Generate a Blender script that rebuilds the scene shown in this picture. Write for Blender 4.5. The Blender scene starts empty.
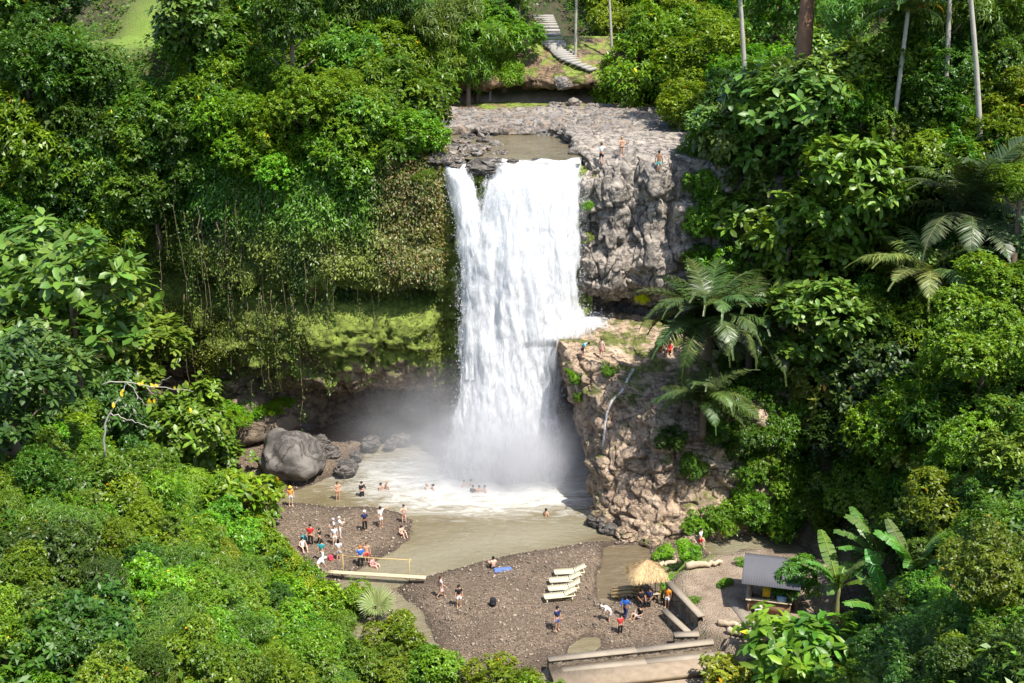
import bpy, bmesh, math, random
import numpy as np
from mathutils import Vector, Matrix, Euler

random.seed(7)
RNG = np.random.default_rng(11)
R = math.radians
scene = bpy.context.scene
COL = scene.collection

# ------------------------------------------------------------------ camera model
F = 1200.0
PITCH = R(18.0)
CAMZ = 40.0
CP, SP = math.cos(PITCH), math.sin(PITCH)


def ray(px, py):
    u = (px - 512.0) / F
    v = (341.5 - py) / F
    return np.array([u, CP + v * SP, -SP + v * CP])


def at(px, py, t):
    return np.array([0, 0, CAMZ]) + ray(px, py) * t


def on_z(px, py, z):
    d = ray(px, py)
    return np.array([0, 0, CAMZ]) + d * ((CAMZ - z) / -d[2])


# ------------------------------------------------------------------ numpy noise
def _hash(ix, iy, iz, s=0):
    n = (ix.astype(np.int64) * 73856093) ^ (iy.astype(np.int64) * 19349663) ^ (iz.astype(np.int64) * 83492791) ^ np.int64(s * 2654435 + 977)
    n = (n ^ (n >> 13)) * np.int64(1274126177)
    n = n & 0x7FFFFFFF
    n = (n ^ (n >> 16)) * np.int64(69069) & 0x7FFFFFFF
    return (n & 0xFFFFF) / float(0xFFFFF)


def vnoise(P, s=0):
    I = np.floor(P).astype(np.int64)
    f = P - I
    f = f * f * (3 - 2 * f)
    out = 0
    for dx in (0, 1):
        wx = f[:, 0] if dx else 1 - f[:, 0]
        for dy in (0, 1):
            wy = f[:, 1] if dy else 1 - f[:, 1]
            for dz in (0, 1):
                wz = f[:, 2] if dz else 1 - f[:, 2]
                out = out + wx * wy * wz * _hash(I[:, 0] + dx, I[:, 1] + dy, I[:, 2] + dz, s)
    return out


def fbm(P, octv=4, s=0):
    a, t, r = 1.0, 0.0, 0
    for o in range(octv):
        r = r + a * (vnoise(P, s + o) - 0.5)
        t += a
        a *= 0.5
        P = P * 2.03 + 17.3
    return 2 * r / t


def cells(P, s=0, box=False):
    """(F1, F2-F1, random of the nearest cell, tilt) of a jittered grid."""
    I = np.floor(P).astype(np.int64)
    d1 = np.full(len(P), 9e9)
    d2 = np.full(len(P), 9e9)
    rc = np.zeros(len(P)); tl = np.zeros(len(P))
    for dx in (-1, 0, 1):
        for dy in (-1, 0, 1):
            for dz in (-1, 0, 1):
                a, b, c = I[:, 0] + dx, I[:, 1] + dy, I[:, 2] + dz
                q = np.stack([a + _hash(a, b, c, s + 1), b + _hash(a, b, c, s + 2), c + _hash(a, b, c, s + 3)], 1)
                d = np.abs(q - P).max(1) ** 2 if box else ((q - P) ** 2).sum(1)
                near = d < d1
                d2 = np.where(near, d1, np.minimum(d2, d))
                rc = np.where(near, _hash(a, b, c, s + 4), rc)
                w = P - q
                tl = np.where(near, sum((_hash(a, b, c, s + 5 + i) - .5) * w[:, i] for i in range(3)), tl)
                d1 = np.where(near, d, d1)
    cells.tilt = tl
    return np.sqrt(d1), np.sqrt(d2) - np.sqrt(d1), rc


def sstep(a, b, x):
    t = np.clip((x - a) / (b - a), 0, 1)
    return t * t * (3 - 2 * t)


def norm(v):
    return v / np.maximum(np.linalg.norm(v, axis=-1, keepdims=True), 1e-9)


# ------------------------------------------------------------------ objects
def tag(o, label=None, cat=None, group=None, kind=None):
    if label: o['label'] = label
    if cat: o['category'] = cat
    if group: o['group'] = group
    if kind: o['kind'] = kind
    return o


def new_mesh(name, V, polys, mat, col=None, smooth=False):
    """polys: list of (array of faces with k corners)."""
    me = bpy.data.meshes.new(name)
    V = np.asarray(V, np.float32)
    me.vertices.add(len(V))
    me.vertices.foreach_set('co', V.ravel())
    polys = [np.asarray(p, np.int32) for p in polys if len(p)]
    loops = np.concatenate([p.ravel() for p in polys])
    tot = np.concatenate([np.full(len(p), p.shape[1], np.int32) for p in polys])
    start = np.concatenate([[0], np.cumsum(tot)[:-1]]).astype(np.int32)
    me.loops.add(len(loops))
    me.loops.foreach_set('vertex_index', loops)
    me.polygons.add(len(tot))
    me.polygons.foreach_set('loop_start', start)
    me.polygons.foreach_set('loop_total', tot)
    if smooth:
        me.polygons.foreach_set('use_smooth', np.ones(len(tot), bool))
    me.update(calc_edges=True)
    if col is not None:
        c = np.ones((len(V), 4), np.float32)
        c[:, :col.shape[1]] = col
        a = me.color_attributes.new('Col', 'FLOAT_COLOR', 'POINT')
        a.data.foreach_set('color', c.ravel())
    if mat is not None:
        me.materials.append(mat)
    return me


def link(name, me, parent=None, loc=None, rot=None, scale=None):
    o = bpy.data.objects.new(name, me)
    COL.objects.link(o)
    if parent is not None: o.parent = parent
    if loc is not None: o.location = Vector([float(a) for a in loc])
    if rot is not None: o.rotation_euler = rot
    if scale is not None: o.scale = (scale,) * 3 if isinstance(scale, (int, float)) else scale
    return o


def empty(name, loc, rz=0.0):
    o = bpy.data.objects.new(name, None)
    o.empty_display_size = 0.3
    COL.objects.link(o)
    o.location = Vector([float(a) for a in loc])
    o.rotation_euler = (0, 0, rz)
    return o


def grid_faces(nu, nv, closed=False):
    i, j = np.meshgrid(np.arange(nu if closed else nu - 1), np.arange(nv - 1), indexing='ij')
    i2 = (i + 1) % nu
    return np.stack([i * nv + j, i2 * nv + j, i2 * nv + j + 1, i * nv + j + 1], -1).reshape(-1, 4)


class MB:
    """collects simple solids into one mesh"""
    def __init__(s): s.v, s.f, s.n = [], {}, 0

    def add(s, V, faces):
        V = np.asarray(V, float)
        for f in faces:
            s.f.setdefault(len(f), []).append([i + s.n for i in f])
        s.v.append(V); s.n += len(V)

    def box(s, c, size, M=None, taper=1.0):
        x, y, z = [a / 2 for a in size]
        V = np.array([[-x, -y, -z], [x, -y, -z], [x, y, -z], [-x, y, -z], [-x * taper, -y * taper, z], [x * taper, -y * taper, z], [x * taper, y * taper, z], [-x * taper, y * taper, z]])
        if M is not None: V = V @ np.array(M.to_3x3()).T
        s.add(V + np.array(c), [(0, 3, 2, 1), (4, 5, 6, 7), (0, 1, 5, 4), (1, 2, 6, 5), (2, 3, 7, 6), (3, 0, 4, 7)])

    def tube(s, pts, rad, n=6):
        pts = np.asarray(pts, float)
        m = len(pts)
        rad = np.broadcast_to(np.asarray(rad, float), (m,))
        T = norm(np.gradient(pts, axis=0))
        up = np.array([0.31, 0.2, 0.93]) if abs(T[0][2]) < 0.8 else np.array([0.9, 0.3, 0.1])
        V = []
        for k in range(m):
            a = norm(np.cross(T[k], up)); b = np.cross(T[k], a)
            th = np.arange(n) / n * 2 * math.pi
            V.append(pts[k] + rad[k] * (np.cos(th)[:, None] * a + np.sin(th)[:, None] * b))
        V = np.concatenate(V)
        f = []
        for k in range(m - 1):
            for q in range(n):
                f.append((k * n + q, k * n + (q + 1) % n, (k + 1) * n + (q + 1) % n, (k + 1) * n + q))
        f.append(tuple(range(n - 1, -1, -1)))
        f.append(tuple(range((m - 1) * n, m * n)))
        s.add(V, f)

    def mesh(s, name, mat, smooth=False):
        return new_mesh(name, np.concatenate(s.v), [np.array(v) for v in s.f.values()], mat, smooth=smooth)

    def build(s, name, mat, parent=None, smooth=False, **k):
        return link(name, s.mesh(name, mat, smooth), parent, **k)


# ------------------------------------------------------------------ materials
def mat_new(name):
    m = bpy.data.materials.new(name)
    m.use_nodes = True
    nt = m.node_tree
    nt.nodes.clear()
    out = nt.nodes.new('ShaderNodeOutputMaterial')
    return m, nt, out


class NT:
    def __init__(s, nt): s.nt = nt

    def n(s, typ, **kw):
        nd = s.nt.nodes.new(typ)
        for k, v in kw.items(): setattr(nd, k, v)
        return nd

    def l(s, a, b): s.nt.links.new(a, b)

    def put(s, sock, v):
        if hasattr(v, 'is_output'): s.l(v, sock)
        elif isinstance(v, (tuple, list)) and sock.type == 'RGBA': sock.default_value = tuple(v) + ((1,) if len(v) == 3 else ())
        else: sock.default_value = v

    def pos(s, scale=(1, 1, 1), obj=True):
        tc = s.n('ShaderNodeTexCoord') if obj else s.n('ShaderNodeNewGeometry')
        mp = s.n('ShaderNodeMapping')
        s.l(tc.outputs['Object' if obj else 'Position'], mp.inputs['Vector'])
        mp.inputs['Scale'].default_value = scale
        return mp.outputs['Vector']

    def noise(s, vec, scale, detail=5, rough=.55, dist=0):
        nd = s.n('ShaderNodeTexNoise')
        s.l(vec, nd.inputs['Vector'])
        nd.inputs['Scale'].default_value = scale
        nd.inputs['Detail'].default_value = detail
        nd.inputs['Roughness'].default_value = rough
        nd.inputs['Distortion'].default_value = dist
        return nd.outputs['Fac']

    def vor(s, vec, scale, feature='F1', out='Distance'):
        nd = s.n('ShaderNodeTexVoronoi', feature=feature)
        s.l(vec, nd.inputs['Vector'])
        nd.inputs['Scale'].default_value = scale
        return nd.outputs[out]

    def ramp(s, fac, stops):
        nd = s.n('ShaderNodeValToRGB')
        cr = nd.color_ramp
        while len(cr.elements) < len(stops): cr.elements.new(0.5)
        for e, (p, c) in zip(cr.elements, stops):
            e.position = p
            e.color = (c, c, c, 1) if isinstance(c, (int, float)) else tuple(c) + (1,)
        s.l(fac, nd.inputs['Fac'])
        return nd.outputs['Color']

    def mix(s, fac, a, b, mode='MIX'):
        nd = s.n('ShaderNodeMix', data_type='RGBA', blend_type=mode)
        s.put(nd.inputs['Factor'], fac)
        s.put(nd.inputs['A'], a) if False else s.put(nd.inputs[6], a)
        s.put(nd.inputs[7], b)
        return nd.outputs[2]

    def math(s, op, a, b=0.0, clamp=False):
        nd = s.n('ShaderNodeMath', operation=op)
        nd.use_clamp = clamp
        s.put(nd.inputs[0], a); s.put(nd.inputs[1], b)
        return nd.outputs[0]

    def bump(s, h, strength=.5, dist=.1):
        nd = s.n('ShaderNodeBump')
        s.put(nd.inputs['Height'], h)
        nd.inputs['Strength'].default_value = strength
        nd.inputs['Distance'].default_value = dist
        return nd.outputs['Normal']

    def bsdf(s, base, rough=.8, spec=.3, normal=None, **kw):
        nd = s.n('ShaderNodeBsdfPrincipled')
        s.put(nd.inputs['Base Color'], base)
        s.put(nd.inputs['Roughness'], rough)
        s.put(nd.inputs['Specular IOR Level'], spec)
        if normal is not None: s.l(normal, nd.inputs['Normal'])
        for k, v in kw.items(): s.put(nd.inputs[k], v)
        return nd.outputs[0]


def plain(name, c, rough=.7, spec=.3, var=.25, scale=6.0, bump=.2):
    m, nt, out = mat_new(name)
    g = NT(nt)
    p = g.pos()
    a = g.noise(p, scale)
    col = g.mix(a, tuple(x * (1 - var) for x in c), tuple(min(1, x * (1 + var)) for x in c))
    nrm = g.bump(g.noise(p, scale * 4), bump, .03)
    nt.links.new(g.bsdf(col, rough, spec, nrm), out.inputs['Surface'])
    return m


def leaf_material(name, transl=.36, rough=.42, spec=.45):
    m, nt, out = mat_new(name)
    g = NT(nt)
    at_ = g.n('ShaderNodeVertexColor', layer_name='Col').outputs['Color']
    oi = g.n('ShaderNodeObjectInfo')
    c = g.mix(1.0, g.mix(1.0, at_, oi.outputs['Color'], 'MULTIPLY'), (1.15, 1.1, .8), 'MULTIPLY')
    hs = g.n('ShaderNodeHueSaturation')
    g.l(c, hs.inputs['Color'])
    g.l(g.math('ADD', g.math('MULTIPLY', oi.outputs['Random'], .03), .485), hs.inputs['Hue'])
    g.l(g.math('ADD', g.math('MULTIPLY', oi.outputs['Random'], .4), .8), hs.inputs['Value'])
    c = hs.outputs['Color']
    b = g.bsdf(c, rough, spec)
    tr = g.n('ShaderNodeBsdfTranslucent')
    g.l(g.mix(1.0, c, (1.5, 1.35, .55), 'MULTIPLY'), tr.inputs['Color'])
    ms = g.n('ShaderNodeMixShader')
    ms.inputs[0].default_value = transl
    g.l(b, ms.inputs[1]); g.l(tr.outputs[0], ms.inputs[2])
    g.l(ms.outputs[0], out.inputs['Surface'])
    return m


M = {}
M['leaf'] = leaf_material('leaf')
M['leaf_gloss'] = leaf_material('glossy_leaf', .22, .42, .42)
M['bark'] = plain('bark', (.16, .12, .085), .9, .2, .45, 3.0, .6)
M['bark_pale'] = plain('pale_bark', (.34, .31, .26), .9, .2, .4, 3.0, .5)
M['bark_rust'] = plain('rust_bark', (.22, .12, .075), .9, .2, .4, 3.0, .5)


def rock_material(name, c1, c2, c3, moss=0.0, moss_lo=(.1, .13, .02), moss_hi=(.21, .27, .045), stain=.5, scale=1.0, moss_z=None, pale=None):
    m, nt, out = mat_new(name)
    g = NT(nt)
    p = g.pos()
    big = g.noise(p, .22 * scale, 6, .6)
    mid = g.noise(p, 1.1 * scale, 8, .65, .6)
    col = g.mix(g.ramp(big, [(.35, 0.0), (.65, 1.0)]), c1, c2)
    col = g.mix(g.ramp(mid, [(.42, 0.0), (.66, 1.0)]), col, c3)
    if pale:
        col = g.mix(g.ramp(g.noise(p, .6 * scale, 6, .6), [(.52, 0.0), (.68, .8)]), col, pale)
    # rain streaks running down the face
    st = g.noise(g.pos((1.3, 1.3, .14)), 1.0 * scale, 5, .6)
    col = g.mix(g.math('MULTIPLY', g.ramp(st, [(.5, 0.0), (.66, 1.0)]), stain), col, tuple(x * .3 for x in c2))
    ra = g.math('ABSOLUTE', g.math('SUBTRACT', g.noise(g.pos((1, 1, 1.9)), .7 * scale, 7, .6, .4), .5))
    ck = g.ramp(ra, [(.0, 1.0), (.022, 0.0)])
    col = g.mix(g.math('MULTIPLY', ck, .45), col, tuple(x * .3 for x in c2))
    rough = .85
    if moss > 0:
        geo = g.n('ShaderNodeNewGeometry')
        sx = g.n('ShaderNodeSeparateXYZ'); g.l(geo.outputs['Normal'], sx.inputs[0])
        f = g.math('ADD', g.noise(p, .5, 7, .65), g.math('MULTIPLY', sx.outputs['Z'], .16))
        if moss_z:
            sp = g.n('ShaderNodeSeparateXYZ'); g.l(geo.outputs['Position'], sp.inputs[0])
            mr = g.n('ShaderNodeMapRange'); g.l(sp.outputs['Z'], mr.inputs[0])
            mr.inputs[1].default_value = moss_z[0]; mr.inputs[2].default_value = moss_z[1]
            mr.inputs[3].default_value = -.35; mr.inputs[4].default_value = .1
            f = g.math('ADD', f, mr.outputs[0])
        f = g.ramp(f, [(.62 - moss * .3, 0.0), (.72 - moss * .3, 1.0)])
        mc = g.mix(g.ramp(g.noise(p, 1.6, 6, .6), [(.36, 0.0), (.62, 1.0)]), moss_lo, moss_hi)
        col = g.mix(f, col, mc)
    h = g.math('ADD', g.noise(p, 2.2 * scale, 9, .7), g.math('MULTIPLY', ck, -.5))
    nt.links.new(g.bsdf(col, rough, .3, g.bump(h, .9, .25)), out.inputs['Surface'])
    return m


M['rock_right'] = rock_material('grey_tan_rock', (.43, .365, .29), (.31, .275, .235), (.18, .155, .135), stain=.75, pale=(.5, .43, .35))
M['rock_ledge'] = rock_material('buff_rock', (.5, .365, .25), (.39, .285, .2), (.25, .185, .135), stain=.3, moss=.02, moss_lo=(.07,.085,.02), moss_hi=(.15,.16,.04), pale=(.58, .46, .34))
M['rock_left'] = rock_material('mossy_rock', (.2, .15, .1), (.13, .105, .08), (.28, .21, .14), moss=.72, stain=.5, moss_z=(3.2, 9.5))
M['rock_dark'] = rock_material('dark_wet_rock', (.13, .115, .1), (.075, .068, .062), (.2, .175, .15), stain=.5)
M['rock_grey'] = rock_material('grey_river_rock', (.26, .24, .215), (.15, .14, .13), (.27, .2, .14), stain=.3, scale=1.1, pale=(.36, .32, .27))
M['earth'] = rock_material('earth_bank', (.26, .16, .09), (.16, .105, .065), (.1, .075, .055), stain=.4, moss=.12, pale=(.36, .24, .14))

# ground
m, nt, out = mat_new('ground')
g = NT(nt)
vc = g.n('ShaderNodeVertexColor', layer_name='Col')
sep = g.n('ShaderNodeSeparateColor'); g.l(vc.outputs['Color'], sep.inputs[0])
p = g.pos()
soil = g.mix(g.noise(p, .8, 6), (.045, .035, .02), (.09, .07, .04))
soil = g.mix(g.ramp(g.noise(p, 1.7, 5), [(.45, 0.0), (.6, 1.0)]), soil, (.03, .05, .012))
vcol = g.n('ShaderNodeTexVoronoi'); g.l(p, vcol.inputs['Vector']); vcol.inputs['Scale'].default_value = 9.5
sc = g.n('ShaderNodeSeparateColor'); g.l(vcol.outputs['Color'], sc.inputs[0])
grav = g.mix(g.ramp(sc.outputs[0], [(.1, 0.0), (.95, 1.0)]), (.085, .061, .042), (.25, .185, .13))
grav = g.mix(g.ramp(g.noise(p, .35, 5), [(.4, 0.0), (.65, .7)]), grav, (.115, .084, .058))
yard = g.mix(g.ramp(g.noise(p, .7, 8, .65), [(.35, 0.0), (.65, 1.0)]), (.19, .14, .1), (.33, .26, .19))
gr = g.mix(g.noise(p, 1.3, 6), (.11, .19, .025), (.2, .27, .04))
col = g.mix(sep.outputs[0], soil, grav)
col = g.mix(sep.outputs[1], col, yard)
col = g.mix(sep.outputs[2], col, gr)
geo = g.n('ShaderNodeNewGeometry'); sx = g.n('ShaderNodeSeparateXYZ'); g.l(geo.outputs['Position'], sx.inputs[0])
wet = g.n('ShaderNodeMapRange'); g.l(g.math('ADD', sx.outputs['Z'], g.math('MULTIPLY', g.noise(p, .9), .12)), wet.inputs[0])
wet.inputs[1].default_value = .1; wet.inputs[2].default_value = .3; wet.inputs[3].default_value = .5; wet.inputs[4].default_value = 1
col = g.mix(1.0, col, wet.outputs[0], 'MULTIPLY')
hgt = g.math('ADD', g.math('MULTIPLY', vcol.outputs['Distance'], -1.0), g.noise(p, 3, 6))
nt.links.new(g.bsdf(col, .85, .3, g.bump(hgt, .8, .12)), out.inputs['Surface'])
M['ground'] = m

# pool water: silty olive water with patches and streaks of foam near the falls, plus a painted pale sheen
m, nt, out = mat_new('pool_water')
g = NT(nt)
p = g.pos()
wc = g.mix(g.ramp(g.noise(p, .13, 4), [(.35, 0.0), (.65, 1.0)]), (.13, .106, .056), (.185, .155, .09))
vc = g.n('ShaderNodeVertexColor', layer_name='Col')
sep = g.n('ShaderNodeSeparateColor'); g.l(vc.outputs['Color'], sep.inputs[0])
wc = g.mix(sep.outputs[1], wc, (.13, .1, .06))
wc = g.mix(sep.outputs[2], wc, (.24, .225, .16))
fn = g.noise(g.pos((.35, 1, 1)), 1.1, 8, .68, 1.6)
fo = g.ramp(g.math('ADD', g.math('MULTIPLY', fn, 1.0), g.math('SUBTRACT', g.math('MULTIPLY', sep.outputs[0], .95), .6)), [(.3, 0.0), (.82, 1.0)])
sk = g.ramp(g.noise(g.pos((.3, 1.1, 1)), 1.5, 8, .7, 1.2), [(.5, 0.0), (.72, .5)])  # pale ripple sheen and foam trails painted into the water colour
wc = g.mix(sk, wc, (.27, .245, .175))
col = g.mix(fo, wc, (.66, .665, .64))
rp = g.math('ADD', g.noise(g.pos((.8, 1.6, 1)), 1.6, 5, .6, .8), g.math('MULTIPLY', fo, .3))
nt.links.new(g.bsdf(col, g.math('ADD', .07, g.math('MULTIPLY', fo, .5)), .5, g.bump(rp, .7, .25)), out.inputs['Surface'])
M['water'] = m

# falling water
m, nt, out = mat_new('falling_water')
g = NT(nt)
vc = g.n('ShaderNodeVertexColor', layer_name='Col')
sep = g.n('ShaderNodeSeparateColor'); g.l(vc.outputs['Color'], sep.inputs[0])
s1 = g.noise(g.pos((1.5, 1.0, .34)), 1.0, 10, .68, 1.2)
s2 = g.noise(g.pos((3.2, 2.5, 1.3)), 1.0, 8, .72, .8)
stk = g.math('ADD', g.math('MULTIPLY', s1, .76), g.math('MULTIPLY', s2, .24))
a = g.math('ADD', g.math('MULTIPLY', sep.outputs[0], 1.25), g.math('MULTIPLY', g.math('SUBTRACT', stk, .5), 2.6))
alpha = g.ramp(a, [(.2, 0.0), (.75, 1.0)])
nrm = g.bump(stk, .42, .7)
df = g.n('ShaderNodeBsdfDiffuse'); g.put(df.inputs['Color'], (.88, .89, .9)); g.l(nrm, df.inputs['Normal'])
tl = g.n('ShaderNodeBsdfTranslucent'); g.put(tl.inputs['Color'], (.88, .89, .9)); g.l(nrm, tl.inputs['Normal'])
ms = g.n('ShaderNodeMixShader'); ms.inputs[0].default_value = .5
g.l(df.outputs[0], ms.inputs[1]); g.l(tl.outputs[0], ms.inputs[2])
tp = g.n('ShaderNodeBsdfTransparent')
mx = g.n('ShaderNodeMixShader'); g.l(alpha, mx.inputs[0]); g.l(tp.outputs[0], mx.inputs[1]); g.l(ms.outputs[0], mx.inputs[2])
g.l(mx.outputs[0], out.inputs['Surface'])
M['falls'] = m
M['drop'] = plain('spray_drops', (.88, .9, .92), .6, .3, .02)

# ------------------------------------------------------------------ terrain
def poly_sd(poly, x, y):
    """signed distance, positive inside"""
    d = np.full(x.shape, 9e9)
    inside = np.zeros(x.shape, bool)
    n = len(poly)
    for i in range(n):
        ax, ay = poly[i]; bx, by = poly[(i + 1) % n]
        ex, ey = bx - ax, by - ay
        t = np.clip(((x - ax) * ex + (y - ay) * ey) / (ex * ex + ey * ey + 1e-9), 0, 1)
        d = np.minimum(d, np.hypot(x - ax - t * ex, y - ay - t * ey))
        c = ((ay > y) != (by > y)) & (x < ex * (y - ay) / (ey if abs(ey) > 1e-9 else 1e-9) + ax)
        inside ^= c
    return np.where(inside, d, -d)


def gp(pts, z=0.0):
    return [tuple(on_z(a, b, z)[:2]) for a, b in pts]


SPIT = gp([(265, 506), (300, 503), (335, 508), (365, 507), (395, 511), (411, 521), (409, 538), (390, 553), (362, 566), (335, 583), (300, 610), (250, 640), (200, 600), (225, 520)])
BEACH = gp([(396, 590), (410, 583), (440, 574), (470, 566), (500, 558), (560, 548), (602, 541), (650, 541), (700, 548), (760, 600), (745, 636), (716, 641), (552, 660), (520, 690), (452, 690), (444, 660), (434, 634), (422, 610)])
INLET = gp([(606, 548), (648, 543), (652, 560), (640, 580), (625, 598), (607, 606), (596, 596), (600, 572)])
PUDDLE = gp([(566, 655), (574, 643), (590, 636), (602, 638), (598, 648), (582, 656)])
CAVE = gp([(240, 500), (300, 488), (335, 476), (352, 462), (372, 446), (400, 438), (436, 432), (440, 400), (200, 380)])
YARD = gp([(672, 577), (690, 556), (760, 545), (840, 560), (850, 650), (760, 668), (716, 640), (696, 628)], 1.4)


def interp(v, tab):
    a = sorted(tab)
    return np.interp(v, [q[0] for q in a], [q[1] for q in a])


def cliff_line(x):
    return interp(x, [(-60, 90), (-42, 94), (-30, 96.5), (-24, 95), (-18, 92.5), (-12, 91.5), (-7, 92), (-5, 93), (-2, 92.6), (5, 92.6), (6, 93), (16, 92.5), (22, 91)])


def Hf(x, y, plant=True):
    x = np.asarray(x, float); y = np.asarray(y, float)
    fl = np.full(x.shape, -1.3)
    for P_, top in ((SPIT, .42), (BEACH, .5), (CAVE, .7)):
        sd = poly_sd(P_, x, y)
        fl = np.maximum(fl, np.where(sd > 0, np.minimum(top, .05 + .13 * sd), np.maximum(-1.3, .05 + .3 * sd)))
    for P_ in (INLET, PUDDLE):
        sd = poly_sd(P_, x, y)
        fl = np.where(sd > -.6, np.minimum(fl, np.where(sd > 0, -.1 - .1 * np.minimum(sd, 2), -.1 - .8 * sd)), fl)
    sd = poly_sd(YARD, x, y)
    fl = np.where(sd > 0, 1.4, fl)
    # slopes at both sides of the gorge and below the view point
    xl = interp(y, [(30, 4), (45, -1.5), (52, -5.5), (60, -11), (66, -15), (75, -20), (85, -25), (95, -29), (110, -30)])
    dl = xl - x
    hl = np.where(dl > 0, 25 * (1 - np.exp(-np.maximum(dl, 0) / 17)), -2)
    xr = interp(y, [(30, 2), (42, 8), (52, 15), (58, 19), (66, 22), (75, 21), (80, 18), (86, 16.5), (92, 15), (110, 14)])
    dr = x - xr
    hr = np.where(dr > 0, 33 * (1 - np.exp(-np.maximum(dr, 0) / 17)), -2)
    hn = .55 * (49 - y)
    h = np.maximum.reduce([fl, hl, hr, np.minimum(hn, 34)])
    # plateau above the falls
    pl = 24.9 + .32 * np.clip(-9 - x, 0, 22) * sstep(93, 108, y) + .3 * np.clip(x - 13, 0, 25)
    pl = pl + 3.4 * sstep(121.5, 126, y) + .42 * np.clip(y - 126, 0, 45) + .2 * np.clip(y - 171, 0, 200)
    bed = sstep(9.0, 6.5, x) * sstep(-9.5, -7, x) * sstep(121, 118, y)
    pl = pl - .9 * bed
    yc = cliff_line(x) if plant else 104.0
    j = sstep(0, 1.2, y - yc)
    return np.maximum(h, h * (1 - j) + pl * j)


xs = np.unique(np.concatenate([np.linspace(-170, -46, 26), np.arange(-46, 46.1, .7), np.linspace(46, 170, 26)]))
ys = np.unique(np.concatenate([np.linspace(-60, 20, 20), np.arange(20, 140, .7), np.linspace(140, 300, 34)]))
X, Y = np.meshgrid(xs, ys, indexing='ij')
Z = Hf(X.ravel(), Y.ravel(), False)
P3 = np.stack([X.ravel(), Y.ravel(), Z], 1)
valley = (Z < 2)
Z2 = Z + np.where(valley, .05, .6) * fbm(P3 * np.array([.6, .6, 0]), 4, 3)
P3[:, 2] = Z2
x_, y_ = X.ravel(), Y.ravel()
yardf = np.clip(poly_sd(YARD, x_, y_) + .5, 0, 1)
gravf = np.where((Z < .9) & (yardf < .5), 1.0, 0.0)
shelf = sstep(-10, -7, x_) * sstep(17, 13, x_) * (y_ > 103) * (y_ < 123)
gc = None
gc = np.array([-44.0, 140.0, 36.0])
d_ = ray(140, 44)
t_ = np.arange(60, 260, .3); q_ = np.array([0, 0, CAMZ]) + d_ * t_[:, None]
b_ = q_[:, 2] <= Hf(q_[:, 0], q_[:, 1])
if b_.any(): gc = q_[int(np.argmax(b_))]
grass = np.exp(-(((x_ - gc[0]) / 5) ** 2 + ((y_ - gc[1] - 4) / 12) ** 2) ** 2)
lawn = np.clip(poly_sd(gp([(655, 552), (690, 548), (720, 552), (700, 570), (672, 572)], 1.2), x_, y_) + .4, 0, 1)
terr = link('ground', new_mesh('ground', P3, [grid_faces(len(xs), len(ys))], M['ground'],
            col=np.stack([np.maximum(gravf, shelf * .0), np.maximum(yardf, shelf), np.maximum(grass, lawn)], 1), smooth=True))
tag(terr, 'gorge ground of gravel beach, bare yard and forest soil', None, None, 'structure')


def hit(px, py, c=0.0):
    d = ray(px, py)
    t = np.arange(22, 260, .2)
    q = np.array([0, 0, CAMZ]) + d * t[:, None]
    below = q[:, 2] <= Hf(q[:, 0], q[:, 1]) + c
    i = int(np.argmax(below)) if below.any() else len(t) - 1
    return q[i], t[i]


# ------------------------------------------------------------------ lofted rock
def crom(Pn, n):
    Pn = np.asarray(Pn, float)
    m = len(Pn)
    Q = np.concatenate([2 * Pn[:1] - Pn[1:2], Pn, 2 * Pn[-1:] - Pn[-2:-1]])
    t = np.linspace(0, m - 1 - 1e-6, n)
    i = t.astype(int); f = (t - i).reshape((-1,) + (1,) * (Pn.ndim - 1))
    a, b, c, d = Q[i], Q[i + 1], Q[i + 2], Q[i + 3]
    return b + .5 * f * (c - a + f * (2 * a - 5 * b + 4 * c - d + f * (3 * (b - c) + d - a)))


def loft(sections, nu, nv):
    S = crom(np.asarray(sections, float), nu)
    return np.swapaxes(crom(np.swapaxes(S, 0, 1), nv), 0, 1)


def grid_normals(G):
    n = norm(np.cross(np.gradient(G, axis=0), np.gradient(G, axis=1)))
    return n


def rocky(G, out, amp=.6, block=.5, bscale=(.35, .35, .25), fine=.12, seed=0, crack=.3, strata=0.0):
    N = grid_normals(G)
    c = G - np.asarray(out)
    if (N * c).sum(-1).mean() < 0: N = -N
    P = G.reshape(-1, 3)
    w = P + .28 * np.stack([fbm(P * .4, 3, seed + 20), fbm(P * .4, 3, seed + 30), fbm(P * .4, 3, seed + 40)], 1)
    f1, f2, rc = cells(w * np.array(bscale), seed, True)
    d = amp * fbm(P * .2, 3, seed + 5) + block * ((rc - .5) * 1.5 + 1.1 * cells.tilt) - crack * sstep(.07, .0, f2)
    g1, g2, gc_ = cells(w * np.array(bscale) * 2.4 + 5.5, seed + 50, True)
    d = d + .5 * block * ((gc_ - .5) * 1.3 + 1.2 * cells.tilt) - .5 * crack * sstep(.07, 0, g2)
    g1, g2, gc_ = cells(w * np.array(bscale) * 6.1 + 2.5, seed + 60, True)
    d = d + .2 * block * ((gc_ - .5) + 1.2 * cells.tilt)
    d = d + fine * fbm(P * 2.1, 4, seed + 9)
    if strata:
        d = d + strata * (vnoise(np.stack([P[:, 0] * .06, P[:, 1] * .06, P[:, 2] * 1.5], 1), seed + 70) - .5)
    d = d * (1 - .8 * np.clip(N[..., 2].ravel(), 0, 1) ** 1.5)
    return G + N * d.reshape(G.shape[:2])[..., None], N


def rock_obj(name, G, mat, label):
    o = link(name, new_mesh(name, G.reshape(-1, 3), [grid_faces(G.shape[0], G.shape[1])], mat, smooth=name == 'bank'))
    return tag(o, label, None, None, 'structure')


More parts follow.
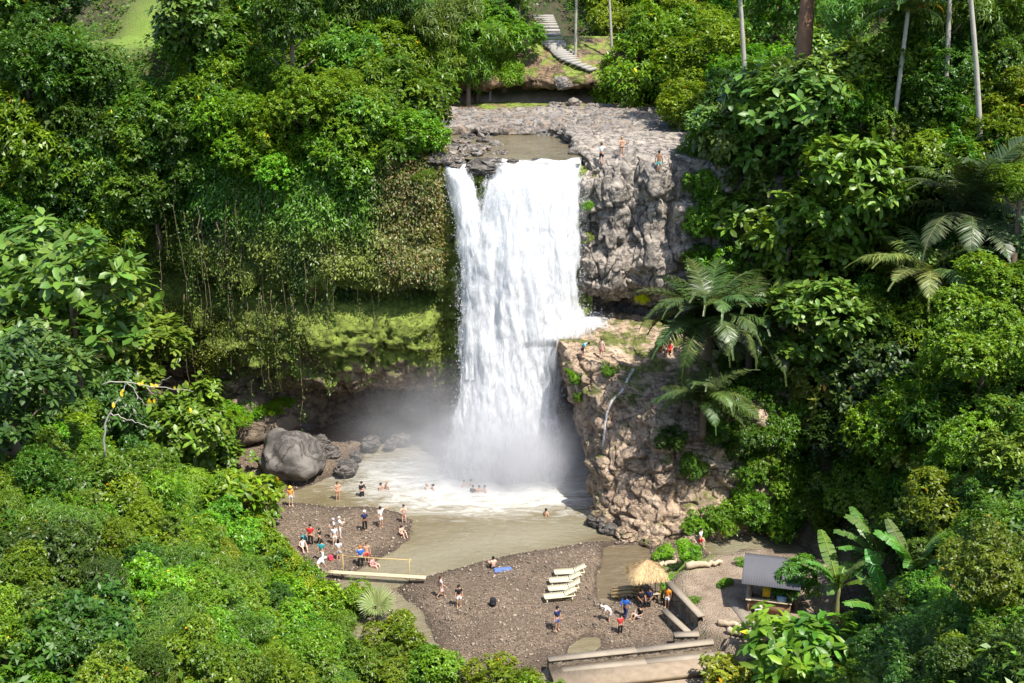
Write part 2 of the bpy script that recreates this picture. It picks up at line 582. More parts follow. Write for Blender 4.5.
# mossy overhanging cliff, and the wall behind the falls
secs = []
for x in (-46, -40, -34, -29, -25, -21, -17, -13.5, -10, -7.8, -6.2, -5.2, -4.2, -2, 1, 4, 6.5):
    y0 = float(cliff_line(x)) + (2.5 if x < -27 else 0)
    if x > -5.5:
        secs.append([(x, 107, 24.0), (x, 98, 23.9), (x, 93.6, 23.7), (x, 93.2, 19), (x, 93.2, 15), (x, 93.0, 12.0), (x, 92.6, 9), (x, 92.4, 6), (x, 92.4, 3.5), (x, 92.2, 1), (x, 92, -1), (x, 91.6, -2.5)])
    else:
        k = 1 if x > -24 else .35
        s = (1.0 if x < -7 else .5) * float(interp(x, [(-60, .1), (-23, .12), (-19, .35), (-15, .8), (-12, 1)]))
        secs.append([(x, 107, 25.2), (x, y0 + 5, 25.0), (x, y0 + .3, 24.3), (x, y0 - .6, 20), (x, y0 - .3, 15.6), (x, y0 + 1.2, 13.6), (x, y0 - 1.3 * k, 11.5), (x, y0 - 1.0 * k, 8.6),
                     (x, y0 + .8, 6.0), (x, y0 + 5 * s, 5.3), (x, y0 + 8.5 * s, 3), (x, y0 + 9 * s, -1.5)])
GL = loft(secs, 300, 190)
GL, NL = rocky(GL, (-15, 110, 14), .9, .7, (.3, .3, .5), .18, 1, .25)
rock_obj('cliff', GL, M['rock_left'], 'mossy overhanging cliff with a dark cave beside the waterfall')

# cliff at the other side of the lip
secs = []
for x, dy in ((4.6, 9), (5.0, 3.5), (5.7, .5), (6.6, 0), (8, -.4), (9.5, .2), (11, -.5), (12.5, 0), (14, .4), (16, .2), (18.5, -.5), (22, -1)):
    y0 = 92.6 + dy
    secs.append([(x, 108, 25.2), (x, max(y0 + 6, 101), 25.4), (x, y0 + 2.5, 25.0), (x, y0 + .3, 24.5), (x, y0 - .4, 22.6), (x, y0 - .1, 19.0), (x, y0 - .5, 16.4), (x, y0 + .1, 14.4),
                 (x, y0 + 2.0, 12.9), (x, y0 + 3.2, 12.0), (x, y0 + 3.6, 10.5)])
GR = loft(secs, 340, 300)
GR, NR = rocky(GR, (11, 108, 16), .8, .8, (.34, .34, .2), .1, 4, .3, .5)
rock_obj('cliff', GR, M['rock_right'], 'grey and tan blocky rock cliff whose flat top three people stand on')

# rock block with the ledge half way up
cx, cy = 11.0, 94.0
def sec(edge, mid1, mid2, base):
    e = np.array(edge); c = np.array([cx, cy, 11.6])
    return [c, c + (e - c) * .55 + np.array([0, 0, .15]), e + (c - e) * .12 + np.array([0, 0, .15]), e, mid1, mid2, base, (base[0], base[1], -1.8)]
secs = [sec((5.0, 98, 11.4), (5.2, 98, 8), (5.6, 98, 4), (6, 98, -.5)),
        sec((3.5, 93, 11.3), (4.0, 93, 8), (5.5, 93, 4), (6.2, 93, -.4)),
        sec((3.4, 89.4, 11.2), (4.0, 89.2, 8), (5.6, 89.2, 4), (6.6, 89, -.4)),
        sec((4.2, 86.4, 11.0), (4.6, 85.4, 8), (5.7, 84.5, 4), (6.6, 84, -.4)),
        sec((6.4, 84.6, 10.4), (6.4, 82.6, 7.5), (6.6, 81, 4), (6.4, 79.6, -.2)),
        sec((8.0, 83.0, 9.6), (8.2, 81.2, 7.2), (8.1, 79.3, 4), (8.0, 77.8, -.2)),
        sec((10.2, 81.0, 9.3), (10.2, 79.3, 7.2), (10.2, 78.0, 4), (9.8, 76.6, 0)),
        sec((13, 79.6, 8.8), (13.1, 78.3, 6.8), (13.2, 77.6, 4), (13.2, 76.8, .4)),
        sec((16, 79, 9), (16.3, 78.2, 7), (16.5, 77.8, 4.4), (16.8, 77.4, 1)),
        sec((20, 81, 10), (20.3, 80.4, 8), (20.6, 80, 5), (21, 79.6, 2))]
GB = loft(secs, 380, 300)
GB, NB = rocky(GB, (12, 92, 3), .9, .75, (.22, .22, .26), .14, 8, .2, .4)
rock_obj('rock_ledge', GB, M['rock_ledge'], 'buff rock outcrop with a walkable ledge at half the height of the waterfall')

# flat rock shelf and earth bank above the falls
secs = []
for x in (-16, -12, -8, -5, -2, 1, 4, 7, 10, 13, 16, 20):
    w = .5 * math.sin(x * .9)
    secs.append([(x, 129, 31.6), (x, 126, 30.6), (x, 123 + w, 29.0), (x, 121.2 + w, 28.0), (x, 121.6 + w, 27.3), (x, 124.6, 26.9), (x, 125.4, 25.8), (x, 123, 25.5), (x, 120.5, 25.5), (x, 118.5 + w, 25.1), (x, 116.5 + w, 24.8), (x, 116, 23.8)])
GK = loft(secs, 200, 120)
GK, NK = rocky(GK, (2, 128, 24), .5, .5, (.35, .35, .5), .15, 12, .2)
rock_obj('bank', GK, M['earth'], 'brown earth and rock bank with a dark hollow under its brow')
secs = []
for x, a in ((-10.5, 0), (-8, .3), (-5, .5), (-2, .2), (1, .3), (4, .6), (6.5, .2), (9, .4), (12, .3), (16, .3)):
    yb = 106.5 if x < 5 else 102
    secs.append([(x, 121, 25.2), (x, 118.5, 25.3 + a * .4), (x, 116, 25.3 + a * .5), (x, yb + 1 + a, 25.1 + a * .3), (x, yb, 24.6), (x, yb - .6, 23.8)])
GS = loft(secs, 260, 110)
GS, NS = rocky(GS, (2, 118, 22), .45, 1.6, (.3, .55, .6), .2, 15, .5)
rock_obj('rock_shelf', GS, M['rock_grey'], 'flat grey rock shelf beside the stream above the waterfall')

# ------------------------------------------------------------------ water surfaces
wx = np.arange(-34, 27, .4); wy = np.arange(50, 106, .4)
X, Y = np.meshgrid(wx, wy, indexing='ij')
x_, y_ = X.ravel(), Y.ravel()
P3 = np.stack([x_, y_, np.zeros_like(x_)], 1)
dist = np.hypot((x_ + 1.6) / 1.75, (y_ - 88.0))
P3[:, 2] = .05 * fbm(P3 * np.array([.9, 1.4, 1]), 3, 2) + .35 * np.exp(-(dist / 4.5) ** 2) * (fbm(P3 * np.array([1.1, 1.1, 1]), 3, 6) + .35)
foam = np.clip(1.2 - dist / 9.5, 0, 1) ** .9
foam = np.maximum(foam, .45 * np.exp(-((y_ - 80 - .22 * (x_ - 3)) / 1.2) ** 2) * np.exp(-((x_ - 2) / 6) ** 2) * (fbm(P3 * .5, 3, 21) + .4))
foam = np.maximum(foam, .33 * np.exp(-((y_ - 77) / 4.0) ** 2) * np.exp(-((x_ - 1) / 5) ** 2))
inl = np.clip(poly_sd(INLET, x_, y_) + 2.5, 0, 1)
shal = np.clip(1 - np.abs(poly_sd(BEACH, x_, y_) + 2.5) / 3.0, 0, 1) * (1 - inl) * .6
pool = link('water', new_mesh('water', P3, [grid_faces(len(wx), len(wy))], M['water'], col=np.stack([foam, inl, shal], 1), smooth=True))
tag(pool, 'olive plunge pool with white foam under the waterfall', None, None, 'structure')

wv = np.arange(92.5, 121, .35); wu = np.linspace(0, 1, 60)
U, Y = np.meshgrid(wu, wv, indexing='ij')
xl_ = interp(Y, [(92.5, -1.7), (94, -3.5), (97, -6.5), (105, -9), (121, -11)]); xr_ = interp(Y, [(92.5, 5.3), (95, 5.6), (98, 6.6), (103, 6.5), (113, 7), (121, 8)])
x_, y_ = (xl_ * (1 - U) + xr_ * U).ravel(), Y.ravel()
wx, wy = wu, wv
P3 = np.stack([x_, y_, 24.52 - .12 * sstep(93.5, 92.5, y_)], 1)
P3[:, 2] += .04 * fbm(P3 * np.array([.9, 1.8, 1]), 3, 2)
st = link('stream', new_mesh('stream', P3, [grid_faces(len(wx), len(wy))], M['water'], col=np.stack([.75 * sstep(95.2, 92.6, y_) + 0 * x_, .35 * sstep(95, 99, y_), 0 * x_], 1), smooth=True))
tag(st, 'shallow olive stream running to the lip of the waterfall', None, None, 'structure')


def fall_sheet(name, left, right, ytab, z0, z1, nu=70, nv=150, bulge=.5, dens=1.0, seed=0, yoff=0.0, edge=.22):
    z = np.linspace(z0, z1, nv)
    L = interp(z, left); Rr = interp(z, right); yy = interp(z, ytab)
    u = np.linspace(0, 1, nu)[:, None]
    x = L[None] * (1 - u) + Rr[None] * u
    y = yy[None] - bulge * np.sin(u * math.pi) + yoff
    zz = np.broadcast_to(z[None], x.shape)
    P = np.stack([x, y, zz], -1).reshape(-1, 3)
    n = fbm(P * np.array([.9, .5, .13]), 4, seed)
    n2 = fbm(P * np.array([2.2, 1, .9]), 4, seed + 3)
    P[:, 2] += np.broadcast_to(np.clip((z - z0 + 2.5) / 2.5, 0, 1)[None], x.shape).ravel() * (.35 * fbm(np.stack([P[:, 0] * .8, 0 * P[:, 0], 0 * P[:, 0] + seed], 1), 3, seed + 4) - .05)
    P[:, 1] -= (.85 * n + .2 * n2) * np.broadcast_to(np.clip((z0 - z) / 4, 0, 1)[None], x.shape).ravel()
    P[:, 0] += .4 * fbm(P * np.array([.5, .5, .45]), 3, seed + 8)
    e = np.minimum(u, 1 - u) / edge
    d = dens * np.clip(np.broadcast_to(e, x.shape), 0, 1).ravel() ** .7
    return P, d, (nu, nv)


parts = []
yt = [(24.6, 93.2), (24.2, 92.4), (23, 91.7), (18, 90.6), (10, 89.4), (4, 88.6), (0, 88.2), (-.6, 88.2)]
ML = [(24.6, -1.6), (23, -2.1), (21, -2.5), (19, -3.2), (17, -3.9), (12, -3.9), (8, -4.15), (4, -4.7), (2, -5.3), (0, -6.4)]
MR = [(24.6, 5.5), (20, 5.45), (14, 5.3), (12.6, 5.9), (11.5, 6.4), (10.9, 4.6), (9, 4.1), (5, 3.9), (2, 4.2), (0, 5.0)]
parts.append(fall_sheet('a', ML, MR, yt, 24.62, -.5, 90, 170, .6, 1.25, 1, .5, .1))
parts.append(fall_sheet('b', [(z, x + .2) for z, x in ML], [(z, x - .2) for z, x in MR], yt, 24.55, -.5, 90, 170, .9, .78, 5, 0, .2))
parts.append(fall_sheet('c', [(z, x - .35) for z, x in ML], [(z, x + .1) for z, x in MR], yt, 23.6, -.5, 90, 170, 1.0, .55, 9, -.5, .25))
# side stream that slides down from the boulders
SLl = [(24.4, -5.6), (22, -4.9), (20, -4.5), (17, -4.1), (8, -4.2)]
SLr = [(24.4, -3.2), (22, -2.7), (20, -1.9), (17, -1.6), (8, -2)]
parts.append(fall_sheet('d', SLl, SLr, [(24.4, 93), (23.5, 92.3), (20, 91.4), (8, 89.6)], 24.3, 8, 50, 120, .5, .95, 13, .2, .22))
parts.append(fall_sheet('e', SLl, SLr, [(24.4, 93), (23.5, 92.3), (20, 91.4), (8, 89.6)], 24.2, 8, 50, 120, .7, .6, 17, -.2, .3))
# curtain off the ledge
u = np.linspace(0, 1, 60)[:, None]; z = np.linspace(11.6, -.5, 110)[None]
for k, dn in ((0, .62), (1, .42)):
    yy = 92.5 - 5.6 * u - .5 * k + 0 * z
    fall = np.clip((11.2 - z) / 11.2, 0, 1) ** .6
    xx = 3.5 + .35 * np.sin(u * 4) - .2 * k - .9 * fall + 0 * u
    P = np.stack([xx + 0 * yy, yy, z + 0 * yy], -1).reshape(-1, 3)
    P[:, 0] += .3 * fbm(P * np.array([1, .9, .2]), 3, 31 + k)
    e = np.clip(np.minimum(u / .12, (1 - u) / .35), 0, 1) + 0 * z
    parts.append((P, dn * e.ravel(), (60, 110)))
# sheet spreading over the ledge
u = np.linspace(0, 1, 50)[:, None]; v = np.linspace(0, 1, 40)[None]
xx = 3.2 + 5.2 * v + 0 * u; yy = 89.6 + 5.2 * u + 0 * v
P = np.stack([xx, yy, 11.75 + .5 * np.exp(-((xx - 5) ** 2 + (yy - 91.5) ** 2) / 4) + 0 * xx], -1).reshape(-1, 3)
P[:, 2] += .35 * fbm(P * 1.1, 3, 41)
e = np.clip(np.minimum(np.minimum(u / .3, (1 - u) / .2), (1 - v) / .55), 0, 1)
parts.append((P, (.9 * e).ravel(), (50, 40)))
V, D, Fc, n = [], [], [], 0
for P, d, (a, b) in parts:
    V.append(P); D.append(d); Fc.append(grid_faces(a, b) + n); n += len(P)
wf = link('waterfall', new_mesh('waterfall', np.concatenate(V), [np.concatenate(Fc)], M['falls'], col=np.concatenate(D)[:, None].repeat(3, 1), smooth=True))
tag(wf, 'broad white waterfall dropping from the rock lip into the pool', None, None, 'structure')

# flying drops along the edges and at the foot
b = []
for left, right, cnt in ((ML, MR, 3600), (SLl, SLr, 900)):
    z = RNG.uniform(0, 24, cnt) if cnt > 1000 else RNG.uniform(10, 24, cnt)
    sd = RNG.random(cnt) < .55
    x = np.where(sd, interp(z, left) - np.abs(RNG.normal(0, .35, cnt)) + .25, interp(z, right) + np.abs(RNG.normal(0, .3, cnt)) - .25)
    b.append(np.stack([x, interp(z, yt) - .3 + RNG.normal(0, .5, cnt), z], 1))
cnt = 7000
th = RNG.uniform(0, 2 * math.pi, cnt); rr = np.abs(RNG.normal(0, 1, cnt))
b.append(np.stack([-.6 + 4.4 * rr * np.cos(th), 88 + 1.7 * rr * np.sin(th), np.abs(RNG.normal(0, 1.5, cnt)) * np.exp(-rr * .4)], 1))
cnt = 1500
b.append(np.stack([5.4 + RNG.normal(0, .9, cnt), 91.4 + RNG.normal(0, 1, cnt), 11.7 + np.abs(RNG.normal(0, .7, cnt))], 1))
b = np.concatenate(b)
s = RNG.uniform(.01, .032, len(b))[:, None]
d = norm(RNG.normal(size=b.shape)); e = norm(np.cross(d, RNG.normal(size=b.shape)))
st_ = np.array([[0, 0, 1.0]]) * s * RNG.uniform(.6, 3, (len(b), 1))
V = np.stack([b + d * s, b + e * s, b - (d + e) * s * .7, b + st_], 1).reshape(-1, 3)
q = np.arange(len(b))[:, None] * 4
sp = link('spray', new_mesh('spray', V, [np.concatenate([q + [0, 1, 2], q + [0, 1, 3], q + [1, 2, 3], q + [0, 2, 3]])], M['drop']))
tag(sp, 'white spray of drops flying off the waterfall', None, None, 'stuff')

# mist drifting over the pool
m, nt, out = mat_new('mist')
g = NT(nt)
tc = g.n('ShaderNodeTexCoord')
ln = g.n('ShaderNodeVectorMath', operation='LENGTH'); g.l(tc.outputs['Object'], ln.inputs[0])
fall = g.math('POWER', g.math('SUBTRACT', 1.0, ln.outputs['Value'], True), 1.5)
dn = g.math('MULTIPLY', fall, g.ramp(g.noise(g.pos((1, 1, 1)), 2.6, 4, .6), [(.35, .15), (.7, 1.0)]))
vol = g.n('ShaderNodeVolumePrincipled')
vol.inputs['Color'].default_value = (.95, .96, 1, 1)
vol.inputs['Anisotropy'].default_value = .2
g.l(g.math('MULTIPLY', dn, .42), vol.inputs['Density'])
g.l(vol.outputs[0], out.inputs['Volume'])
M['mist'] = m
bm = bmesh.new(); bmesh.ops.create_icosphere(bm, subdivisions=3, radius=1.0)
me = bpy.data.meshes.new('mist'); bm.to_mesh(me); bm.free(); me.materials.append(m)
ms_ = link('mist', me, loc=(-3.0, 88, 2.4), scale=(12.5, 7.5, 8.0))
m2 = M['mist'].copy(); [setattr(n_.inputs[1], 'default_value', 1.3) for n_ in m2.node_tree.nodes if n_.type == 'MATH' and n_.operation == 'MULTIPLY' and n_.inputs[1].default_value > .3 and not n_.inputs[1].is_linked]
me2 = me.copy(); me2.materials[0] = m2
ms2 = link('mist', me2, loc=(-.3, 86.6, 1.5), scale=(8.0, 4.4, 7.5))
tag(ms2, 'thick white mist right at the foot of the waterfall', None, None, 'stuff')
tag(ms_, 'pale mist drifting from the foot of the waterfall', None, None, 'stuff')

# ------------------------------------------------------------------ foliage
def orth(n, d):
    return norm(n - (n * d).sum(-1, keepdims=True) * d)


def leaf_mesh(name, b, d, n, L, W, col, mat, shape='small', droop=.15, fold=.12):
    """one mesh of leaves: base b, direction d, face normal n"""
    N = len(b)
    L = np.broadcast_to(L, (N,))[:, None]; W = np.broadcast_to(W, (N,))[:, None]
    n = orth(n, d); s = np.cross(d, n)
    if shape == 'small':
        V = np.stack([b, b + d * L * .5 + s * W * .5 + n * W * fold, b + d * L - n * L * droop, b + d * L * .5 - s * W * .5 + n * W * fold], 1)
        faces = np.arange(N)[:, None] * 4 + np.array([[0, 1, 2, 3]])
        polys = [faces]; k = 4
    else:
        m1 = b + d * L * .36 - n * L * droop * .1
        m2 = b + d * L * .72 - n * L * droop * .45
        V = np.stack([b, m1 + s * W * .42 + n * W * fold, m1, m1 - s * W * .42 + n * W * fold,
                      m2 + s * W * .46 + n * W * fold, m2, m2 - s * W * .46 + n * W * fold, b + d * L - n * L * droop], 1)
        k = 8
        a = np.arange(N)[:, None] * 8
        polys = [np.concatenate([a + [0, 2, 1], a + [0, 3, 2], a + [4, 5, 7], a + [5, 6, 7]]), np.concatenate([a + [1, 2, 5, 4], a + [2, 3, 6, 5]])]
    return new_mesh(name, V.reshape(-1, 3), polys, mat, col=np.repeat(col, k, 0))


def leaf_cols(rng, N, c1, c2, jit=.22, yellow=0.0, twig=None):
    f = rng.random((N, 1)) if twig is None else np.clip(twig + rng.normal(0, .18, (N, 1)), 0, 1)
    c = np.array(c1) * (1 - f) + np.array(c2) * f
    c = c * np.exp(rng.normal(0, jit, (N, 1))) * np.exp(rng.normal(0, .06, (N, 3)))
    if yellow:
        y = rng.random(N) < yellow
        c[y] = np.array([.5, .36, .03]) * rng.uniform(.6, 1.2, (y.sum(), 1))
    return c


def sphere(rng, n):
    return norm(rng.normal(size=(n, 3)))


KINDS = {
    #         twigs leaves  L    W   spread droop shape  palette                                        Rproto flat
    'broad': (420, 9, .60, .3, .9, .18, 'big', (.05, .11, .022), (.1, .18, .035), 4.2, .95),
    'bread': (150, 9, .72, .3, .95, .3, 'big', (.04, .1, .018), (.13, .2, .03), 3.6, .8),
    'mid':   (1000, 8, .34, .15, .8, .2, 'small', (.045, .115, .014), (.11, .21, .022), 3.6, .85),
    'fine':  (1500, 8, .2, .1, .8, .15, 'small', (.05, .125, .014), (.115, .215, .02), 3.2, .85),
    'narrow': (950, 9, .42, .075, 1.0, .45, 'small', (.06, .13, .018), (.12, .2, .03), 3.4, .8),
}


def crown_mesh(kind, seed, R0=None):
    nt_, k, L, W, spread, droop, shape, c1, c2, Rp, flat = KINDS[kind]
    rng = np.random.default_rng(seed)
    Rp = R0 or Rp
    nl = rng.integers(18, 26)
    ctr = sphere(rng, nl) * (rng.random((nl, 1)) ** .45) * Rp * np.array([.82, .82, .68 * flat])
    rad = Rp * rng.uniform(.16, .4, nl)
    P, Nn, own = [], [], []
    want = nt_ * 5
    li = rng.choice(nl, want, p=rad ** 2 / (rad ** 2).sum())
    dirs = sphere(rng, want)
    q = ctr[li] + dirs * rad[li][:, None] * (rng.uniform(.5, 1.1, (want, 1)) ** .5 + (rng.random((want, 1)) < .07) * rng.uniform(0, .45, (want, 1)))
    keep = rng.random(want) < np.where(dirs[:, 2] > -.2, 1, .4)
    for j in range(nl):
        keep &= ~((np.linalg.norm(q - ctr[j], axis=1) < rad[j] * .72) & (li != j))
    q, dirs, li = q[keep][:nt_], dirs[keep][:nt_], li[keep][:nt_]
    lobe_f = rng.random(nl)
    T = len(q)
    up = np.array([0, 0, 1.0])
    axis = norm(dirs * .8 + up * .55 + rng.normal(0, .25, (T, 3)))
    ax = np.repeat(axis, k, 0)
    th = (np.tile(np.arange(k), T) * 2.4 + np.repeat(rng.uniform(0, 6.3, T), k))[:, None]
    a = orth(np.array([[.3, .2, .1]]) + 0 * ax, ax); bb = np.cross(ax, a)
    rad_dir = np.cos(th) * a + np.sin(th) * bb
    N = T * k
    d = norm(rad_dir * spread + ax * rng.uniform(.1, .7, (N, 1)) - up * droop * rng.uniform(0, 1.2, (N, 1)) + rng.normal(0, .15, (N, 3)))
    base = np.repeat(q, k, 0) + ax * rng.uniform(-.35, .05, (N, 1)) * L + rng.normal(0, .12, (N, 3)) * L
    n = norm(ax * .7 + up * .7 + rng.normal(0, .3, (N, 3)))
    tw = np.clip(lobe_f[li] * .7 + rng.random(T) * .4, 0, 1)
    col = leaf_cols(rng, N, c1, c2, .2, .0015 if kind in ('broad', 'bread') else .002, np.repeat(tw, k)[:, None])
    me = leaf_mesh('crown', base, d, n, L * rng.uniform(.65, 1.25, N), W * rng.uniform(.7, 1.2, N), col,
                   M['leaf_gloss'] if kind == 'broad' else M['leaf'], shape, droop)
    return me, Rp


PROTO = {k: [crown_mesh(k, 100 + i * 7 + j) for j in range(3)] for i, k in enumerate(KINDS)}


def tree_trunk(name, base_r, height, spread, parent, mat, lean=(0, 0), limbs=5, seed=0):
    rng = random.Random(seed)
    mb = MB()
    n = 7
    pts = [(lean[0] * (i / n) ** 1.5 + rng.uniform(-.12, .12) * (i > 0), lean[1] * (i / n) ** 1.5 + rng.uniform(-.12, .12) * (i > 0), height * i / n - (.35 if i == 0 else 0)) for i in range(n + 1)]
    mb.tube(pts, [base_r * (1.25 if i == 0 else 1 - .6 * i / n) for i in range(n + 1)], 7)
    for q in range(limbs):
        a = q * 2.4 + rng.uniform(-.4, .4); f = rng.uniform(.55, .9)
        i = int(f * n); s = Vector(pts[i])
        e = s + Vector((math.cos(a) * spread, math.sin(a) * spread, rng.uniform(.3, .8) * spread))
        mid = (s + e) / 2 + Vector((0, 0, -.1 * spread))
        mb.tube([s, mid, e], [base_r * .42, base_r * .3, base_r * .1], 5)
    return mb.build('trunk', mat, parent, smooth=True)


NP = [0]


def plant(kind, px, py, rp, c=None, label=None, group=None, tint=(1, 1, 1), name=None, squash=1.0, trunk='bark'):
    """a tree (c = height of the crown's middle over the soil) or, without c, a bush"""
    NP[0] += 1
    rng = random.Random(NP[0] * 13 + 5)
    cc = c if c else rp * 55 / F * .55
    q, t = hit(px, py, cc)
    Rw = rp * t / F
    if not c:
        cc = Rw * .5
        q, t = hit(px, py, cc); Rw = rp * t / F
    me, Rp = PROTO[kind][rng.randrange(3)]
    s = Rw / (Rp * .95)
    rot = (rng.uniform(-.2, .2), rng.uniform(-.2, .2), rng.uniform(0, 6.28))
    col = tuple(a * rng.uniform(.9, 1.1) for a in tint) + (1,)
    if c:
        o = empty(name or 'tree', (q[0], q[1], q[2] - cc))
        cr = link('crown', me, o, (0, 0, cc), rot, (s * rng.uniform(.9, 1.2), s * rng.uniform(.9, 1.15), s * squash * rng.uniform(.85, 1.15)))
        cr.color = col
        tree_trunk('trunk', min(.3, .1 + .03 * cc), cc, Rw * .5, o, M[trunk], seed=NP[0])
    else:
        o = link(name or 'bush', me, None, q, rot, (s * rng.uniform(.85, 1.25), s * rng.uniform(.85, 1.15), s * squash * rng.uniform(.75, 1.1)))
        o.color = col
    tag(o, label, 'tree' if c else 'bush', group)
    return o


YG = (1.6, 1.32, .75); BR = (1.3, 1.25, .85); DK = (.6, .68, .8); DD = (.42, .5, .65); OL = (1.3, 1.05, .7); N1 = (1, 1, 1)  # DK and DD also put shade into the leaf colour of shaded plants

# --- trees one can tell apart
SINGLE = [
    # big-leaved tree on the slope left of the pool
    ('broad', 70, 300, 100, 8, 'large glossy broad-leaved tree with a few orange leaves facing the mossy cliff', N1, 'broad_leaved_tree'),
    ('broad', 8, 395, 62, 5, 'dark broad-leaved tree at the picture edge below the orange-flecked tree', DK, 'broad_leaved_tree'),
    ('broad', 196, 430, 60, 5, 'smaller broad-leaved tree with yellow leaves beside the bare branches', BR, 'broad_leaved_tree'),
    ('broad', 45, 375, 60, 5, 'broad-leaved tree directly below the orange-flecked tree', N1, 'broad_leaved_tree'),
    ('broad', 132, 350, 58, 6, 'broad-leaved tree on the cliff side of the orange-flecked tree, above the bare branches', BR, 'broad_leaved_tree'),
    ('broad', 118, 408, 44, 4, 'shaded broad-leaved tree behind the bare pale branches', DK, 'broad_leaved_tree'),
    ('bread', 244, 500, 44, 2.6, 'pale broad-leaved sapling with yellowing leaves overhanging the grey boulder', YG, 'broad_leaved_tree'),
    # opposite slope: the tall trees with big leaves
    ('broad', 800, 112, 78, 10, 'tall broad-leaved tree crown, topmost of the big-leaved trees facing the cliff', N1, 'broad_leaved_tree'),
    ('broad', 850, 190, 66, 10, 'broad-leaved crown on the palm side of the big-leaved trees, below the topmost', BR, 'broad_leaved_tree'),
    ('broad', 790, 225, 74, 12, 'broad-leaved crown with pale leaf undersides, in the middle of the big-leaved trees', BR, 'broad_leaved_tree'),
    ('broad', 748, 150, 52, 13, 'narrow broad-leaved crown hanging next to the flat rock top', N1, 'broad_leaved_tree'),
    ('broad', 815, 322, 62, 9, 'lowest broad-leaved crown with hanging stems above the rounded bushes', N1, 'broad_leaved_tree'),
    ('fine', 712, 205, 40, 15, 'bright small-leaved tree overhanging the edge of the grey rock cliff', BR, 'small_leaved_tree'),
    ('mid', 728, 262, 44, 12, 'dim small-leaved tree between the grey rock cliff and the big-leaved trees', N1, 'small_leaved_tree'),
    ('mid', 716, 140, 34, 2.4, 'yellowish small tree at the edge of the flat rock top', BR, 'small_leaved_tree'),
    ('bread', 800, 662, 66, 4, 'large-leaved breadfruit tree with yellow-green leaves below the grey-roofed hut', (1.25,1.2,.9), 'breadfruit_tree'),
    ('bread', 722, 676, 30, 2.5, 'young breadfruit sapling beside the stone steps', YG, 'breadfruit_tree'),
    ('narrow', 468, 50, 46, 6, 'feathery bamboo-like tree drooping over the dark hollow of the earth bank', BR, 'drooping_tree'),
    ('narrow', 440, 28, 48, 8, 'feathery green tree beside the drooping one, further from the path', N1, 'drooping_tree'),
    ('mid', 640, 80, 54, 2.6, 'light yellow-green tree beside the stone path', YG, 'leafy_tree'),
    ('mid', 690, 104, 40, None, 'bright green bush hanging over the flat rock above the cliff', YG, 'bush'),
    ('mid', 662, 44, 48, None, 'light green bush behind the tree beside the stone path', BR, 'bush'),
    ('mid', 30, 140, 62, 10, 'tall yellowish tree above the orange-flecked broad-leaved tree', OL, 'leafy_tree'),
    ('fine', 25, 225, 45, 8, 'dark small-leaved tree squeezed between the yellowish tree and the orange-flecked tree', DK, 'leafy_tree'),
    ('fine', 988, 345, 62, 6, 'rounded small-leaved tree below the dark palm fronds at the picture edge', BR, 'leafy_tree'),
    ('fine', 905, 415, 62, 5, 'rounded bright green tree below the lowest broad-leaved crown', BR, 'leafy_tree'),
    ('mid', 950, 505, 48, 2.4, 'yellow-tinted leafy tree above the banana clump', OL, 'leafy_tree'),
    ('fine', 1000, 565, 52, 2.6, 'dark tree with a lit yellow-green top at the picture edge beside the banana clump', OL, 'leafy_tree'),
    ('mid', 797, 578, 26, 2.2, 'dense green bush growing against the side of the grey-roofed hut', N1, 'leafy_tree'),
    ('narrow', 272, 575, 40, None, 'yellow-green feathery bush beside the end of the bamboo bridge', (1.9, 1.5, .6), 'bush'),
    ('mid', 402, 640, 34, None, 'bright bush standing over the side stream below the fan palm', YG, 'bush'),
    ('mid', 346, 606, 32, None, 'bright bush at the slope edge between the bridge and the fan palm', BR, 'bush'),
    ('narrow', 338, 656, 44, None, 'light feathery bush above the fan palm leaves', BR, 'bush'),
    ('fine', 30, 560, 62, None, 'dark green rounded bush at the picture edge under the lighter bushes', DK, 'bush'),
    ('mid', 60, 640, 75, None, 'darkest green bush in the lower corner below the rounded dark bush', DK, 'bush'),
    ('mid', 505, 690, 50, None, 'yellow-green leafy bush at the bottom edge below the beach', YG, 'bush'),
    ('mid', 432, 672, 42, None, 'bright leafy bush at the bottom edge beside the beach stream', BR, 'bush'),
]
for kind, px, py, rp, c, lab, tint, nm in SINGLE:
    plant(kind, px, py, rp, c, lab, None, tint, nm)

